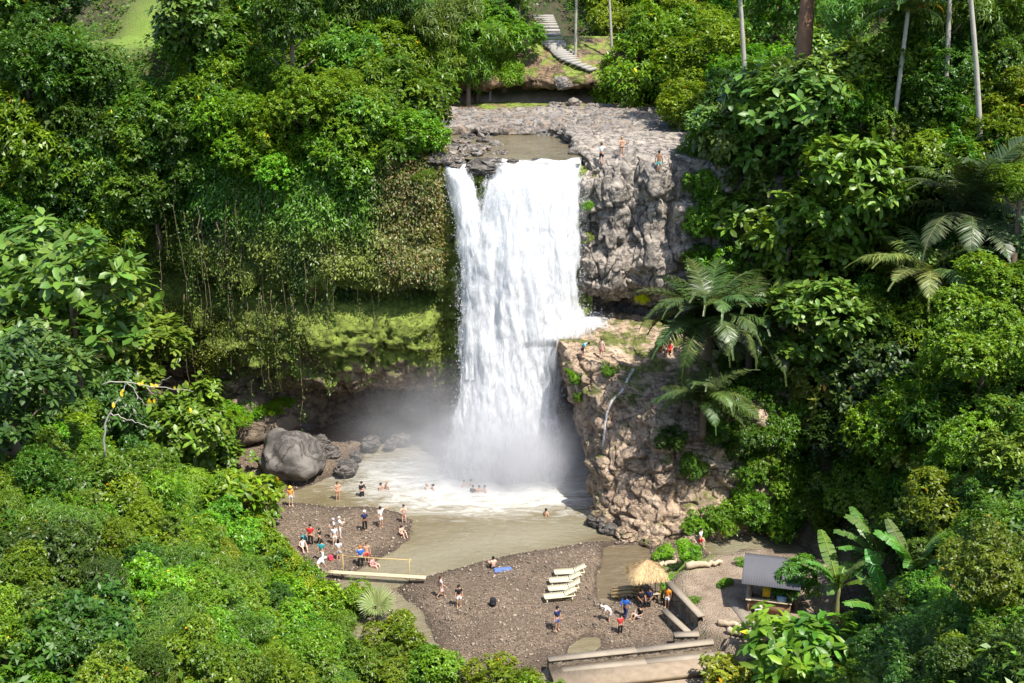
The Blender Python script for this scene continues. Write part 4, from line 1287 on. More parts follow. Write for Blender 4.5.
def boulder_mesh(seed, mat, flat=.75, sub=4, block=.16, ang=False):
    bm = bmesh.new(); bmesh.ops.create_icosphere(bm, subdivisions=sub, radius=1.0)
    me = bpy.data.meshes.new('boulder'); bm.to_mesh(me); bm.free()
    V = np.empty(len(me.vertices) * 3, np.float32); me.vertices.foreach_get('co', V); V = V.reshape(-1, 3).astype(float)
    f1, f2, rc = cells(V * 1.1 + seed * 7.7, seed)
    r = 1 + .45 * fbm(V * .9 + seed * 3.1, 3, seed) + block * ((rc - .5) + 1.8 * cells.tilt) + .06 * fbm(V * 4, 4, seed + 2)
    if ang:
        f1, f2, rc = cells(V * np.array([1.0, 1.0, 1.5]) + seed * 3.3, seed + 3, True)
        r = r + .35 * ((rc - .5) + 1.2 * cells.tilt) + .05 * fbm(V * 6, 3, seed)
    V = V * r[:, None]; V[:, 2] *= flat
    me.vertices.foreach_set('co', V.astype(np.float32).ravel()); me.materials.append(mat)
    if not ang: me.polygons.foreach_set('use_smooth', np.ones(len(me.polygons), bool))
    me.update()
    return me


BG = [boulder_mesh(i, M['rock_grey'], .7, 5, .16, True) for i in range(4)]
BD = [boulder_mesh(i + 10, M['rock_dark'], .7, 5, .16, True) for i in range(3)]
BT = [boulder_mesh(i + 20, M['rock_ledge'], .7, 5, .16, True) for i in range(3)]


def boulder(p, r, me, label, group=None, sc=(1, 1, 1), sink=.2, name='boulder'):
    NP[0] += 1
    o = link(name, me, None, (p[0], p[1], p[2] + r * sc[2] * (.5 - sink)), (0, 0, (NP[0] * 2.1) % 6.28), tuple(r * a for a in sc))
    return tag(o, label, 'boulder', group)


M['rock_boulder'] = rock_material('streaked_boulder', (.19, .17, .15), (.13, .118, .105), (.08, .072, .065), stain=.8, scale=.8, pale=(.25, .225, .195))
q = on_z(289, 484, 0.0)
big = boulder((q[0], q[1] + 1.6, .2), 2.75, boulder_mesh(33, M['rock_boulder'], .7, 5, .05), 'largest grey boulder, rounded and streaked, at the edge of the pool', sc=(1.05, .85, 1.0), sink=.05)
q = on_z(262, 428, 1.0)
boulder((q[0], q[1], .6), 3.0, boulder_mesh(35, M['rock_left'], .8, 4), 'mossy green boulder behind the largest grey boulder', sc=(1.2, .9, 1.0), sink=.1)
for px, py, r in ((346, 470, .9), (330, 455, .8), (371, 446, .8), (318, 448, 1.0), (356, 458, .5), (402, 441, .7), (390, 446, .5), (300, 430, 1.1)):
    q = on_z(px, py, .4)
    boulder(q, r, BD[(px + py) % 3], 'dark wet rock lying at the mouth of the cave', 'dark rocks at the mouth of the cave')
LIP = [(421, 150, 1.2, 0), (447, 148, 1.0, 1), (468, 153, 1.35, 0), (437, 160, 1.0, 1), (487, 166, 1.1, 1), (500, 152, .6, 0), (409, 163, .9, 0), (458, 171, .7, 1), (430, 141, .9, 0), (405, 146, 1.0, 0), (478, 148, .8, 0), (452, 160, .9, 0),
       (474, 168, .7, 1), (443, 172, .6, 0), (415, 158, .8, 1), (494, 160, .6, 0), (462, 141, .6, 0), (484, 140, .6, 1), (497, 143, .5, 0), (440, 136, .7, 0), (470, 136, .6, 1), (535, 158, .3, 1), (512, 160, .4, 1)]
for px, py, r, dk in LIP:
    q = on_z(px, py + 3, 24.4)
    if q[1] < 93.0:
        d_ = ray(px, py + 3); q = np.array([0, 0, CAMZ]) + d_ * (93.0 / d_[1])
    boulder(q, r, BD[px % 3] if dk else BG[px % 4], 'jagged grey rock in the stream at the lip of the waterfall', 'jagged grey rocks at the lip of the waterfall', (1.25, 1.0, .8), .3, 'rock')
for px, py, r in ((598, 524, .8), (609, 531, .6), (626, 537, .7), (650, 544, .6), (615, 520, .8), (690, 545, .8)):
    q = on_z(px, py, .1)
    boulder(q, r, BD[px % 3] if px < 620 else BT[px % 3], 'rough rock at the foot of the buff rock outcrop', 'rocks at the foot of the buff outcrop')
for px, py, r in ((708, 470, 1.5), (722, 452, 1.3), (735, 470, 1.0), (700, 498, 1.1)):
    q, t = hit(px, py, .6)
    boulder(q, r, BT[px % 3], 'buff rock on the bank between the outcrop and the banana plant', 'buff rocks on the bank beside the outcrop')
for px, py, r in ((561, 88, .8), (573, 104, .7), (589, 108, .6), (558, 108, .8), (600, 112, .5)):
    q = rock_hit(GK, px, py)
    boulder(q, r, BG[px % 4], 'pale rock lying under the earth bank above the falls', 'pale rocks under the earth bank')

# loose gravel of the beach
n = 50000
x = RNG.uniform(-22, 18, n); y = RNG.uniform(52, 104, n)
h = Hf(x, y)
ok = (h > -.12) & (h < 1.0) & (poly_sd(YARD, x, y) < 0)
x, y, h = x[ok][:14000], y[ok][:14000], h[ok][:14000]
n = len(x)
s = np.exp(RNG.normal(-3.15, .5, n)).clip(.025, .26)
O = np.array([[1, 0, 0], [0, 1, 0], [-1, 0, 0], [0, -1, 0], [.1, 0, .8], [0, 0, -.6]])
V = O[None] * s[:, None, None] * RNG.uniform(.6, 1.3, (n, 6, 1)) + np.stack([x, y, h + .02], 1)[:, None]
fc = np.array([[0, 1, 4], [1, 2, 4], [2, 3, 4], [3, 0, 4], [1, 0, 5], [2, 1, 5], [3, 2, 5], [0, 3, 5]])
m, nt, out = mat_new('gravel'); g = NT(nt)
c = g.n('ShaderNodeVertexColor', layer_name='Col').outputs['Color']
nt.links.new(g.bsdf(c, .8, .3), out.inputs['Surface']); M['gravel'] = m
tone = RNG.uniform(.07, .32, (n, 1))
gv = link('gravel', new_mesh('gravel', V.reshape(-1, 3), [(np.arange(n)[:, None, None] * 6 + fc[None]).reshape(-1, 3)], M['gravel'], col=np.repeat(tone * np.array([[1.08, .88, .68]]), 6, 0)))
tag(gv, 'loose brown and grey pebbles of the beach', None, None, 'stuff')

# ------------------------------------------------------------------ small water
def ribbon(pts, w, dens, name, label):
    pts = crom(np.array(pts), 60)
    n = len(pts)
    side = norm(np.cross(np.gradient(pts, axis=0), np.array([[0, -1.0, .3]])))
    u = np.linspace(-1, 1, 7)
    G = pts[:, None] + side[:, None] * u[None, :, None] * np.broadcast_to(np.asarray(w), (n,))[:, None, None] / 2
    G[:, :, 1] -= .06 * (1 - u ** 2)[None] + .03 * RNG.normal(size=(n, 1))
    d = dens * (1 - np.abs(u) ** 2)[None] + 0 * pts[:, :1]
    o = link(name, new_mesh(name, G.reshape(-1, 3), [grid_faces(n, 7)], M['falls'], col=d.reshape(-1, 1).repeat(3, 1), smooth=True))
    return tag(o, label, None, None, 'structure')


pp = [rock_hit(GB, a, b) + np.array([0, -.12, .12]) for a, b in ((634, 366), (628, 376), (620, 390), (611, 405), (604, 416), (602, 432), (600, 446))]
ribbon(pp, np.linspace(.34, .22, 60), .5, 'stream', 'narrow white runnel sliding down the buff outcrop')
p0 = rock_hit(GB, 572, 384)
ribbon([p0 + np.array([0, -.1, .1]), p0 + np.array([.5, -.4, -1.5]), p0 + np.array([1.0, -.5, -3.5]), p0 + np.array([1.7, -.6, -6])], .16, .5, 'stream', 'thread of water falling from the side of the buff outcrop')
q = at(491, 88, 126)
ribbon([q + np.array([0, -5, 0.2]), q + np.array([0, -5.1, -1.0]), q + np.array([.05, -5.1, -2.6])], .4, .62, 'stream', 'thread of water falling from the earth bank to the shelf')

# plants rooted on the rocks
TREADS = []
def rock_plant(G, px, py, r, kind, label, tint, name='fern_clump', grp=None):
    q = rock_hit(G, px, py)
    me, Rp = PROTO[kind][(px + py) % 3]
    o = link(name, me, None, q + np.array([0, -.1, .1 * r]), (0, 0, px * .7), r / Rp)
    o.color = tint + (1,)
    return tag(o, label, 'plant', grp)


rock_plant(GR, 641, 300, .75, 'fine', 'bright yellow flowering clump on the grey cliff above the ledge', (6, 3.6, .4), 'yellow_shrub')
rock_plant(GB, 573, 378, .9, 'mid', 'green fern clump where the thread of water leaves the buff outcrop', (1.5, 1.5, .8))
rock_plant(GB, 578, 400, .6, 'mid', 'smaller green clump below the fern clump on the outcrop', (1.2, 1.3, .8))
rock_plant(GB, 608, 368, .6, 'mid', 'low green tuft beside the white runnel on the outcrop', (1.3, 1.3, .8))
for px, py, r, k_, t_ in ((694, 150, 1.5, 'mid', (1.3, 1.3, .8)), (700, 186, 1.7, 'mid', (1.2, 1.2, .85)), (696, 226, 1.6, 'fine', (1.1, 1.2, .85)), (694, 262, 1.4, 'mid', (.8, .95, .8)), (690, 128, 1.2, 'fine', (1.4, 1.4, .8)), (702, 286, 1.5, 'fine', (.6, .75, .65))):
    rock_plant(GR, px, py, r, k_, 'leafy shrub spilling over the jungle side of the grey cliff', t_, 'bush', 'shrubs on the jungle side of the grey cliff')
rock_plant(GR, 586, 204, .6, 'fine', 'small green clump on the edge of the grey cliff beside the falling water', (1.4, 1.5, .8))
rock_plant(GL, 424, 178, 1.0, 'fine', 'green tuft on the brink of the mossy cliff by the boulders', (1.3, 1.3, .9))
rock_plant(GB, 668, 440, 1.3, 'mid', 'dark green shrub on the outcrop under the small feather palm', (.6, .75, .8), 'bush')
rock_plant(GB, 690, 470, 1.4, 'fine', 'dim green shrub at the shaded end of the buff outcrop', (.7, .8, .7), 'bush')
rock_plant(GK, 470, 70, 2.0, 'narrow', 'leafy clump hanging from the brow of the earth bank', (1.2, 1.2, .9), 'bush')
rock_plant(GK, 507, 72, 2.0, 'fine', 'bright green clump on the brow of the earth bank beside the path', (1.5, 1.4, .8), 'bush')
for px, py, r, k_, t_ in ((765, 392, 2.4, 'fine', (.5, .6, .6)), (790, 430, 2.6, 'mid', (.8, .9, .8)), (772, 470, 2.2, 'fine', (1.1, 1.1, .9)), (752, 505, 2.0, 'mid', (1.2, 1.25, .9)), (722, 520, 1.9, 'mid', (1.3, 1.3, .9)), (785, 512, 2.4, 'fine', (1.1, 1.15, .9)), (740, 408, 1.7, 'fine', (.5, .6, .6)), (760, 435, 1.8, 'mid', (.7, .8, .8)), (800, 470, 2.2, 'mid', (.9, 1, .9)), (700, 528, 1.4, 'fine', (1.4, 1.4, .8)), (722, 395, 2.0, 'fine', (.5, .62, .55)), (742, 442, 2.0, 'mid', (.6, .72, .6)), (735, 372, 2.2, 'mid', (.5, .62, .55)), (750, 475, 1.8, 'fine', (1, 1.05, .85)), (716, 432, 1.3, 'mid', (.6, .75, .6))):
    rock_plant(GB, px, py, r, k_, 'leafy shrub growing over the bank end of the buff outcrop', t_, 'bush', 'shrubs over the bank end of the buff outcrop')
for px, py, r, t_ in ((250, 415, 2.0, (1.5, 1.6, .7)), (272, 412, 1.6, (1.6, 1.6, .7)), (228, 410, 2.2, (1.3, 1.5, .8)), (240, 404, 2.2, (1.9, 1.8, .7)), (262, 398, 1.7, (1.9, 1.9, .7)), (284, 406, 1.3, (1.7, 1.8, .7)), (236, 424, 1.6, (1.6, 1.7, .7))):
    q = on_z(px, py, 3.0); me, Rp = PROTO['fine'][px % 3]
    o = link('bush', me, None, (q[0], q[1], 3.3), (0, 0, px), (r / Rp, r / Rp, .6 * r / Rp)); o.color = t_ + (1,)
    tag(o, 'low soft yellow-green bush on the mossy boulder', 'bush', 'bushes on the mossy boulder')

# ------------------------------------------------------------------ path, steps, walls
M['concrete'] = plain('concrete', (.29, .245, .19), .9, .2, .25, 1.6, .4)
M['stone'] = rock_material('rubble_stone', (.38, .31, .24), (.28, .23, .18), (.19, .155, .12), stain=.25, scale=2.4, pale=(.48, .4, .31))
M['step'] = plain('step_stone', (.3, .28, .25), .9, .2, .2, 1.5, .4)
pp = np.array([(hit(a, b, .1)[0] if b < 30 else rock_hit(GK, a, b)) for a, b in ((543, 16), (547, 26), (552, 40), (558, 50), (572, 58), (594, 68))])
pc = crom(pp, 24)
mb = MB()
tg = np.gradient(pc, axis=0)
for i in range(24):
    az = math.atan2(tg[i][1], tg[i][0])
    mb.box(pc[i] + np.array([0, 0, .0 + .004 * i]), (max(.5, np.hypot(*tg[i][:2]) * .97), 2.3, .26), Matrix.Rotation(az, 3, 'Z'))
tag(mb.build('path', M['step']), 'pale stone steps climbing the earth bank', None, None, 'structure')


def long_wall(name, a, b, top, bot, thick, mat, capmat, label, cap=.12, seed=0, cat='wall'):
    """stone wall from a to b (x, y) with a concrete cap"""
    a, b = np.array(a[:2]), np.array(b[:2])
    L = np.linalg.norm(b - a); d = (b - a) / L; nrm_ = np.array([-d[1], d[0]])
    n = max(4, int(L / .12)); nz = max(3, int((top - bot) / .12))
    V = []
    u = np.linspace(0, 1, n); z = np.linspace(bot, top, nz)
    U, Zz = np.meshgrid(u, z, indexing='ij')
    Vs, Fs, off = [], [], 0
    for s in (-1, 1):
        P = np.concatenate([a + d * L * U.reshape(-1, 1) + nrm_ * s * thick / 2, Zz.reshape(-1, 1)], 1)
        f1, f2, rc = cells(P * 3.2, seed)
        P[:, :2] += nrm_ * s * (.07 * (rc - .5) - .06 * sstep(.2, 0, f2))[:, None]
        Vs.append(P); Fs.append(grid_faces(n, nz) + off); off += len(P)
    o = empty(name, (a[0], a[1], bot))
    me = new_mesh('stonework', np.concatenate(Vs) - np.array([a[0], a[1], bot]), [np.concatenate(Fs)], mat)
    link('stonework', me, o)
    mb = MB()
    rg = random.Random(seed)
    k = max(1, int(L / 4.5))
    for i in range(k):
        c = a + d * L * (i + .5) / k
        mb.box((c[0] - a[0], c[1] - a[1], top - bot + cap / 2 + rg.uniform(-.015, .015)), (L / k - .01, thick + .06 + rg.uniform(0, .06), cap), Matrix.Rotation(math.atan2(d[1], d[0]) + rg.uniform(-.01, .01), 3, 'Z'))
    mb.build('coping', capmat, o)
    return tag(o, label, cat)


M['soil_tread'] = plain('trodden_soil', (.27, .21, .15), .95, .2, .4, 1.8, .8)
# terraces that step down towards the river bend
T0a, T0b = on_z(550, 659, .75), on_z(722, 640, .75)
tiers = [((548, 660), (722, 641), 1.0, .2), ((562, 670), (728, 654), .62, -.1), ((592, 683), (740, 667), .28, -.4)]
for i, ((ax, ay), (bx, by), top, bot) in enumerate(tiers):
    a, b = on_z(ax, ay, top), on_z(bx, by, top)
    long_wall('stone_wall', a, b, top, bot, .42, M['stone'], M['concrete'], ('long stone step with a pale kerb, topmost of the three terraces', 'middle stone step of the three terraces', 'lowest stone step of the three terraces at the bottom edge')[i], .07, i + 2)
    d = (b - a)[:2]; d /= np.linalg.norm(d); nn = np.array([d[1], -d[0]])
    mb = MB(); c = (a + b)[:2] / 2 + nn * 1.25
    L = np.linalg.norm((b - a)[:2])
    mb.box((c[0], c[1], top - .5), (L, 2.2, .3), Matrix.Rotation(math.atan2(d[1], d[0]), 3, 'Z'))
    tag(mb.build('ground', M['soil_tread']), 'stony soil tread of a terrace step', None, None, 'structure')
# wall that holds up the yard, and the kerb at its foot
a, b = on_z(668, 582, 1.75), on_z(701, 617, 1.75)
long_wall('stone_wall', a, b, 1.72, .2, .35, M['stone'], M['concrete'], 'weathered stone wall holding up the bare yard behind the thatched hut', .12, 11)
a, b = on_z(664, 611, .8), on_z(688, 633, .8)
long_wall('stone_wall', a, b, .8, .1, .3, M['stone'], M['concrete'], 'low concrete kerb wall below the weathered yard wall', .12, 12)
a, b = on_z(674, 635, .95), on_z(702, 634, .95)
long_wall('stone_wall', a, b, .9, .1, .4, M['stone'], M['concrete'], 'short end wall joining the kerb wall and the yard wall', .12, 13)


def log(px1, py1, px2, py2, z, r, label, mat='driftwood', grp=None):
    a, b = on_z(px1, py1, z), on_z(px2, py2, z)
    mb = MB(); t = np.linspace(0, 1, 12)[:, None]
    rg = np.random.default_rng(int(px1))
    pts = a * (1 - t) + b * t + rg.normal(0, .05, (12, 3))
    mb.tube(pts, r * (1 - .35 * t[:, 0]) * rg.uniform(.75, 1.1, 12), 9)
    return tag(mb.build('log', M[mat], None, smooth=True), label, 'log', grp)


M['driftwood'] = plain('driftwood', (.42, .33, .23), .9, .2, .35, 2.5, .6)
log(719, 621, 748, 629, 1.65, .24, 'thick weathered log on the yard edge, further from the camera of two')
log(727, 630, 752, 637, 1.6, .2, 'thinner weathered log lying in front of the thick one')
log(686, 566, 722, 562, 1.65, .26, 'long grey log lying at the back of the yard')
log(655, 566, 682, 559, 1.5, .18, 'bleached log on the grass behind the thatched hut')

# ------------------------------------------------------------------ bamboo bridge
M['bamboo'] = plain('bamboo', (.42, .31, .13), .6, .4, .25, 4, .3)
M['bamboo_pale'] = plain('pale_bamboo', (.46, .38, .25), .65, .35, .2, 4, .3)
A, B = on_z(328, 572, .55), on_z(426, 578, .55)
br = empty('footbridge', ((A[0] + B[0]) / 2, (A[1] + B[1]) / 2, .55))
O0 = np.array(br.location)
dv = norm(B - A); sd_ = np.array([-dv[1], dv[0], 0])
for k in (1, 2, 3):
    mb = MB(); t = np.linspace(0, 1, 14)[:, None]
    mb.tube(A * (1 - t) + B * t + sd_ * (k - 2) * .13 - O0 + np.array([0, 0, .02 * (k % 2)]), [.066 if i % 2 else .06 for i in range(14)], 8)
    mb.build('deck_pole', M['bamboo_pale'], br, smooth=True)
for f in (.14, .82):
    mb = MB(); q = A * (1 - f) + B * f + sd_ * .4 - O0
    mb.tube([q + np.array([0, 0, -.9]), q, q + np.array([.02, 0, 1.15])], .04, 7); mb.build('post', M['bamboo'], br, smooth=True)
mb = MB(); q0 = A * .86 + B * .14 + sd_ * .44 - O0; q1 = A * .17 + B * .83 + sd_ * .44 - O0
mb.tube([q0 + np.array([-.3, 0, 1.05]) * 1, (q0 + q1) / 2 + np.array([0, 0, 1.0]), q1 + np.array([.1, 0, 1.02])], .038, 7); mb.build('handrail', M['bamboo'], br, smooth=True)
tag(br, 'bamboo pole footbridge with one handrail over the side stream', 'bridge')

# ------------------------------------------------------------------ loungers
M['lounger'] = plain('lounger_wood', (.66, .6, .42), .6, .3, .12, 3, .2)
def lounger():
    o = empty('sun_lounger', (0, 0, 0))
    mb = MB()
    for s in (-1, 1): mb.box((0, s * .31, .36), (2.0, .05, .08))
    for s in (-1, 1): mb.box((s * .975, 0, .36), (.05, .57, .08))
    mb.build('frame', M['lounger'], o)
    mb = MB()
    for i in range(12): mb.box((-.9 + i * .105, 0, .415), (.085, .6, .025))
    mb.build('seat', M['lounger'], o)
    mb = MB(); Mx = Matrix.Rotation(R(-24), 3, 'Y')
    for i in range(8):
        v = Mx @ Vector((.06 + i * .1, 0, 0)); mb.box((.33 + v.x, 0, .425 + v.z), (.085, .6, .025), Mx)
    for s in (-1, 1):
        v = Mx @ Vector((.4, 0, -.03)); mb.box((.33 + v.x, s * .27, .425 + v.z), (.8, .04, .04), Mx)
    mb.build('backrest', M['lounger'], o)
    for sx_ in (-.85, .8):
        for sy_ in (-.27, .27):
            mb = MB(); mb.box((sx_, sy_, .14), (.07, .06, .36)); mb.build('leg', M['lounger'], o)
    return o


def copy_tree(o):
    c = o.copy(); COL.objects.link(c)
    for ch in o.children:
        k = ch.copy(); COL.objects.link(k); k.parent = c
        for g_ in ch.children:
            k2 = g_.copy(); COL.objects.link(k2); k2.parent = k
    return c


L0 = lounger()
for i, (px, py, lab) in enumerate(((569, 576, 'pale wooden sun lounger farthest from the camera in the row of four'), (564, 584, 'second pale sun lounger from the water in the row'),
                                   (563, 592, 'third pale sun lounger from the water in the row'), (559, 600, 'pale sun lounger closest to the man in navy'))):
    o = L0 if i == 0 else copy_tree(L0)
    q = on_z(px, py, .5)
    o.location = (q[0], q[1], float(Hf(q[0], q[1]))); o.rotation_euler = (0, 0, R(8 + i * 1.5))
    tag(o, lab, 'sun lounger', 'sun loungers on the gravel beach')

# ------------------------------------------------------------------ thatched hut
M['thatch'] = plain('thatch', (.5, .36, .19), .95, .15, .35, 7, .9)
q = on_z(647, 598, .45); hb = np.array([q[0], q[1], .4])
hut = empty('thatched_hut', hb, R(8)); hut.scale = (.74, .74, .86)
posts = [(-.95, -.8), (.95, -.8), (-.9, .85), (.95, .85)]
for x, y in posts:
    mb = MB(); mb.tube([(x, y, -.2), (x * 1.01, y, 1.2), (x * 1.02, y, 2.3)], .05, 7); mb.build('post', M['bamboo'], hut, smooth=True)
# hipped straw roof with a ragged hem
V, Fq = [], []
n = 64
rg = np.random.default_rng(3)
rings = [(.03, 3.25), (.3, 3.02), (.62, 2.68), (.9, 2.36), (1.02, 2.2)]
for k, (f, z) in enumerate(rings):
    for i in range(n):
        a = 2 * math.pi * i / n
        sx_, sy_ = math.cos(a), math.sin(a)
        mxx = max(abs(sx_) , abs(sy_)) ** .75
        rr = f * 1.5 / mxx
        V.append((sx_ * rr * (1.05) - .12, sy_ * rr * .95, z + rg.normal(0, .018) - (abs(rg.normal(0, .1)) if k == 4 else 0)))
V = np.array(V); inner = V.copy(); inner[:, 2] -= .14; inner[:, :2] *= .985
f_out = grid_faces(n, len(rings), True)
idx_ = np.arange(len(rings) * n).reshape(len(rings), n)
def ringfaces(off):
    Fq = []
    for k in range(len(rings) - 1):
        for i in range(n):
            j = (i + 1) % n
            Fq.append([off + idx_[k, i], off + idx_[k, j], off + idx_[k + 1, j], off + idx_[k + 1, i]])
    return Fq
Fq = ringfaces(0) + ringfaces(len(V))
for i in range(n):
    j = (i + 1) % n
    Fq.append([idx_[-1, i], idx_[-1, j], len(V) + idx_[-1, j], len(V) + idx_[-1, i]])
roof = link('roof', new_mesh('roof', np.concatenate([V, inner]), [np.array(Fq)], M['thatch']), hut)
# straw
ns = 2600
a = rg.uniform(0, 2 * math.pi, ns); f = rg.uniform(.05, 1.03, ns)
ca, sa = np.cos(a), np.sin(a); mm = np.maximum(abs(ca), abs(sa)) ** .75
zz = np.interp(f, [r_[0] for r_ in rings], [r_[1] for r_ in rings])
b_ = np.stack([ca * f * 1.5 / mm * 1.05 - .12, sa * f * 1.5 / mm * .95, zz + .03], 1)
d_ = norm(np.stack([ca * .8, sa * .8, -.62 + 0 * a], 1) + rg.normal(0, .14, (ns, 3)))
cl = leaf_cols(rg, ns, (.36, .25, .12), (.6, .45, .25), .2)
link('straw', leaf_mesh('straw', b_, d_, norm(np.stack([ca, sa, 1 + 0 * a], 1)), rg.uniform(.25, .5, ns), .03, cl, M['gravel'], 'small', .05), roof)
mb = MB(); mb.box((-.05, -.72, .78), (1.9, .5, .05)); mb.build('counter', M['driftwood'], hut)
for x in (-.9, .8):
    mb = MB(); mb.box((x, -.72, .37), (.07, .4, .74)); mb.build('leg', M['driftwood'], hut)
mb = MB(); mb.tube([(-1, -.8, 2.2), (1, -.8, 2.2)], .04, 6); mb.tube([(-1, .85, 2.2), (1, .85, 2.2)], .04, 6); mb.build('beam', M['bamboo'], hut, smooth=True)
tag(hut, 'small hut with a straw thatch roof on bamboo posts', 'hut')
# bench frame of crossed sticks beside it, and the bundle of old thatch
q = on_z(628, 594, .4)
mb = MB(); rg = random.Random(4)
for i in range(44):
    y = rg.uniform(-.35, .35); z = .35 + rg.uniform(-.12, .25) - abs(y) * .4
    mb.tube([(-.85 + rg.uniform(-.25, .3), y + rg.uniform(-.15, .15), z - .15), (0, y * 1.1, z + .06), (.85 + rg.uniform(-.4, .2), y + rg.uniform(-.2, .2), z + rg.uniform(-.15, .1))], rg.uniform(.03, .08), 5)
tb = mb.build('thatch_bundle', M['thatch'], None, loc=(q[0], q[1], .3)); tb.rotation_euler = (0, 0, R(-6))
tag(tb, 'bundle of old straw thatch lying beside the thatched hut', 'straw bundle')

# ------------------------------------------------------------------ grey-roofed hut
M['grey_roof'] = plain('grey_roof_sheet', (.095, .095, .105), .75, .3, .15, 1.2, .2)
M['wood'] = plain('brown_wood', (.22, .13, .075), .8, .2, .3, 3, .4)
M['red_cloth'] = plain('red_cloth', (.3, .03, .03), .9, .1, .2)
M['yellow_cloth'] = plain('yellow_cloth', (.6, .4, .03), .9, .1, .2)
q = on_z(770, 604, 1.4)
kh = empty('grey_roofed_hut', (q[0], q[1], 1.4), R(-14))
for x, y in ((-1.2, -1.0), (1.2, -1.0), (-1.2, 1.1), (1.2, 1.1)):
    mb = MB(); mb.box((x, y, 1.1), (.11, .11, 2.5)); mb.build('post', M['wood'], kh)
mb = MB(); nxx = 46; V = []
for i in range(nxx):
    x = -1.75 + 3.5 * i / (nxx - 1)
    for y, z in ((-1.75, 2.15), (-.6, 2.62), (.3, 3.0), (.3, 3.0), (1.1, 2.72), (1.9, 2.35)):
        V.append((x, y, z + .025 * math.cos(i * math.pi)))
me = new_mesh('roof', np.array(V), [grid_faces(nxx, 6)], M['grey_roof']); rf = link('roof', me, kh)
sm = rf.modifiers.new('thick', 'SOLIDIFY'); sm.thickness = .04
mb = MB(); mb.box((-1.3, -.1, .45), (.14, 2.6, .9)); mb.box((0, -1.25, .45), (2.46, .14, .9)); mb.build('wall', M['wood'], kh)
mb = MB(); mb.box((-1.3, -.1, .925), (.34, 2.8, .05)); mb.box((.08, -1.25, .925), (2.4, .34, .05)); mb.build('counter', M['driftwood'], kh)
mb = MB(); mb.box((1.2, 0.1, 1.0), (.06, 2.1, 2.1)); mb.build('back_panel', M['wood'], kh)
mb = MB(); mb.box((-1.16, -.75, 1.65), (.04, .5, 1.0)); mb.build('hanging_cloth', M['red_cloth'], kh)
mb = MB(); mb.box((-.25, -1.12, 1.45), (.45, .04, .7)); mb.build('hanging_cloth', M['yellow_cloth'], kh)
tag(kh, 'wooden stall hut with a grey sheet roof beside the banana clump', 'hut')
# concrete apron
a = on_z(728, 598, 1.45); 
V = [on_z(x, y, 1.52) for x, y in ((727, 600), (737, 597), (765, 622), (800, 622), (800, 632), (752, 632))]
top = np.array(V); bot = top.copy(); bot[:, 2] = 1.2
n = len(top)
mb = MB(); mb.add(np.concatenate([top, bot]), [tuple(range(n))] + [(i, n + i, n + (i + 1) % n, (i + 1) % n) for i in range(n)])
tag(mb.build('pavement', M['concrete']), 'pale concrete apron in front of the grey-roofed hut', None, None, 'structure')
# stall goods
M['green_box'] = plain('green_box', (.06, .18, .1), .6, .3, .1)
M['blue_box'] = plain('blue_box', (.25, .4, .55), .5, .4, .1)
M['white'] = plain('white_cloth', (.78, .76, .74), .9, .1, .08)
q = on_z(758, 613, 1.52)
mb = MB(); mb.box((0, 0, .22), (.4, .3, .4)); mb.box((0, 0, .44), (.44, .34, .05)); tag(mb.build('cooler_box', M['white'], None, loc=q), 'small white cooler box on the concrete apron', 'cooler')
q = on_z(783, 604, 2.36)
mb = MB(); mb.box((0, 0, .15), (.5, .34, .28)); mb.box((0, 0, .31), (.54, .38, .05)); tag(mb.build('storage_box', M['blue_box'], None, loc=(kh.location.x + .35, kh.location.y - 1.3, 2.35)), 'pale blue storage box on the counter of the grey-roofed hut', 'box')

# small plants of the yard
for px, py, rp, lab, tn in ((725, 582, 9, 'round green tuft in the middle of the bare yard', (1.3, 1.5, .9)), (694, 600, 7, 'small green tuft against the weathered yard wall', (1.2, 1.4, .9)), (668, 582, 10, 'leafy green plant behind the thatched hut', (1.4, 1.5, .8)),
                            (665, 594, 7, 'little plant between the thatched hut and the yard wall', (1.4, 1.5, .8)), (689, 551, 16, 'bright low bush at the back of the yard', (1.5, 1.6, .8)), (664, 553, 12, 'light green grassy clump on the lawn by the outcrop', (1.9, 1.9, .8)),
                            (742, 562, 8, 'green tuft beside the roof of the grey-roofed hut', (1.2, 1.4, .9))):
    plant('fine' if rp < 12 else 'mid', px, py, rp, None, lab, None, tn, 'bush')

# ------------------------------------------------------------------ people
def skin_mesh(name, verts, edges, radii, root=0, sub=1):
    me = bpy.data.meshes.new(name); me.from_pydata(verts, edges, []); me.update()
    o = bpy.data.objects.new('tmp_' + name, me); COL.objects.link(o)
    md = o.modifiers.new('skin', 'SKIN'); md.use_smooth_shade = True
    if not me.skin_vertices: me.skin_vertices.new()
    for i, sv in enumerate(me.skin_vertices[0].data):
        r_ = radii[i]; sv.radius = r_ if isinstance(r_, tuple) else (r_, r_); sv.use_root = (i == root)
    sb = o.modifiers.new('sub', 'SUBSURF'); sb.levels = sub; sb.render_levels = sub
    dg = bpy.context.evaluated_depsgraph_get()
    res = bpy.data.meshes.new_from_object(o.evaluated_get(dg), depsgraph=dg)
    res.name = name
    for p_ in res.polygons: p_.use_smooth = True
    bpy.data.objects.remove(o); bpy.data.meshes.remove(me)
    return res


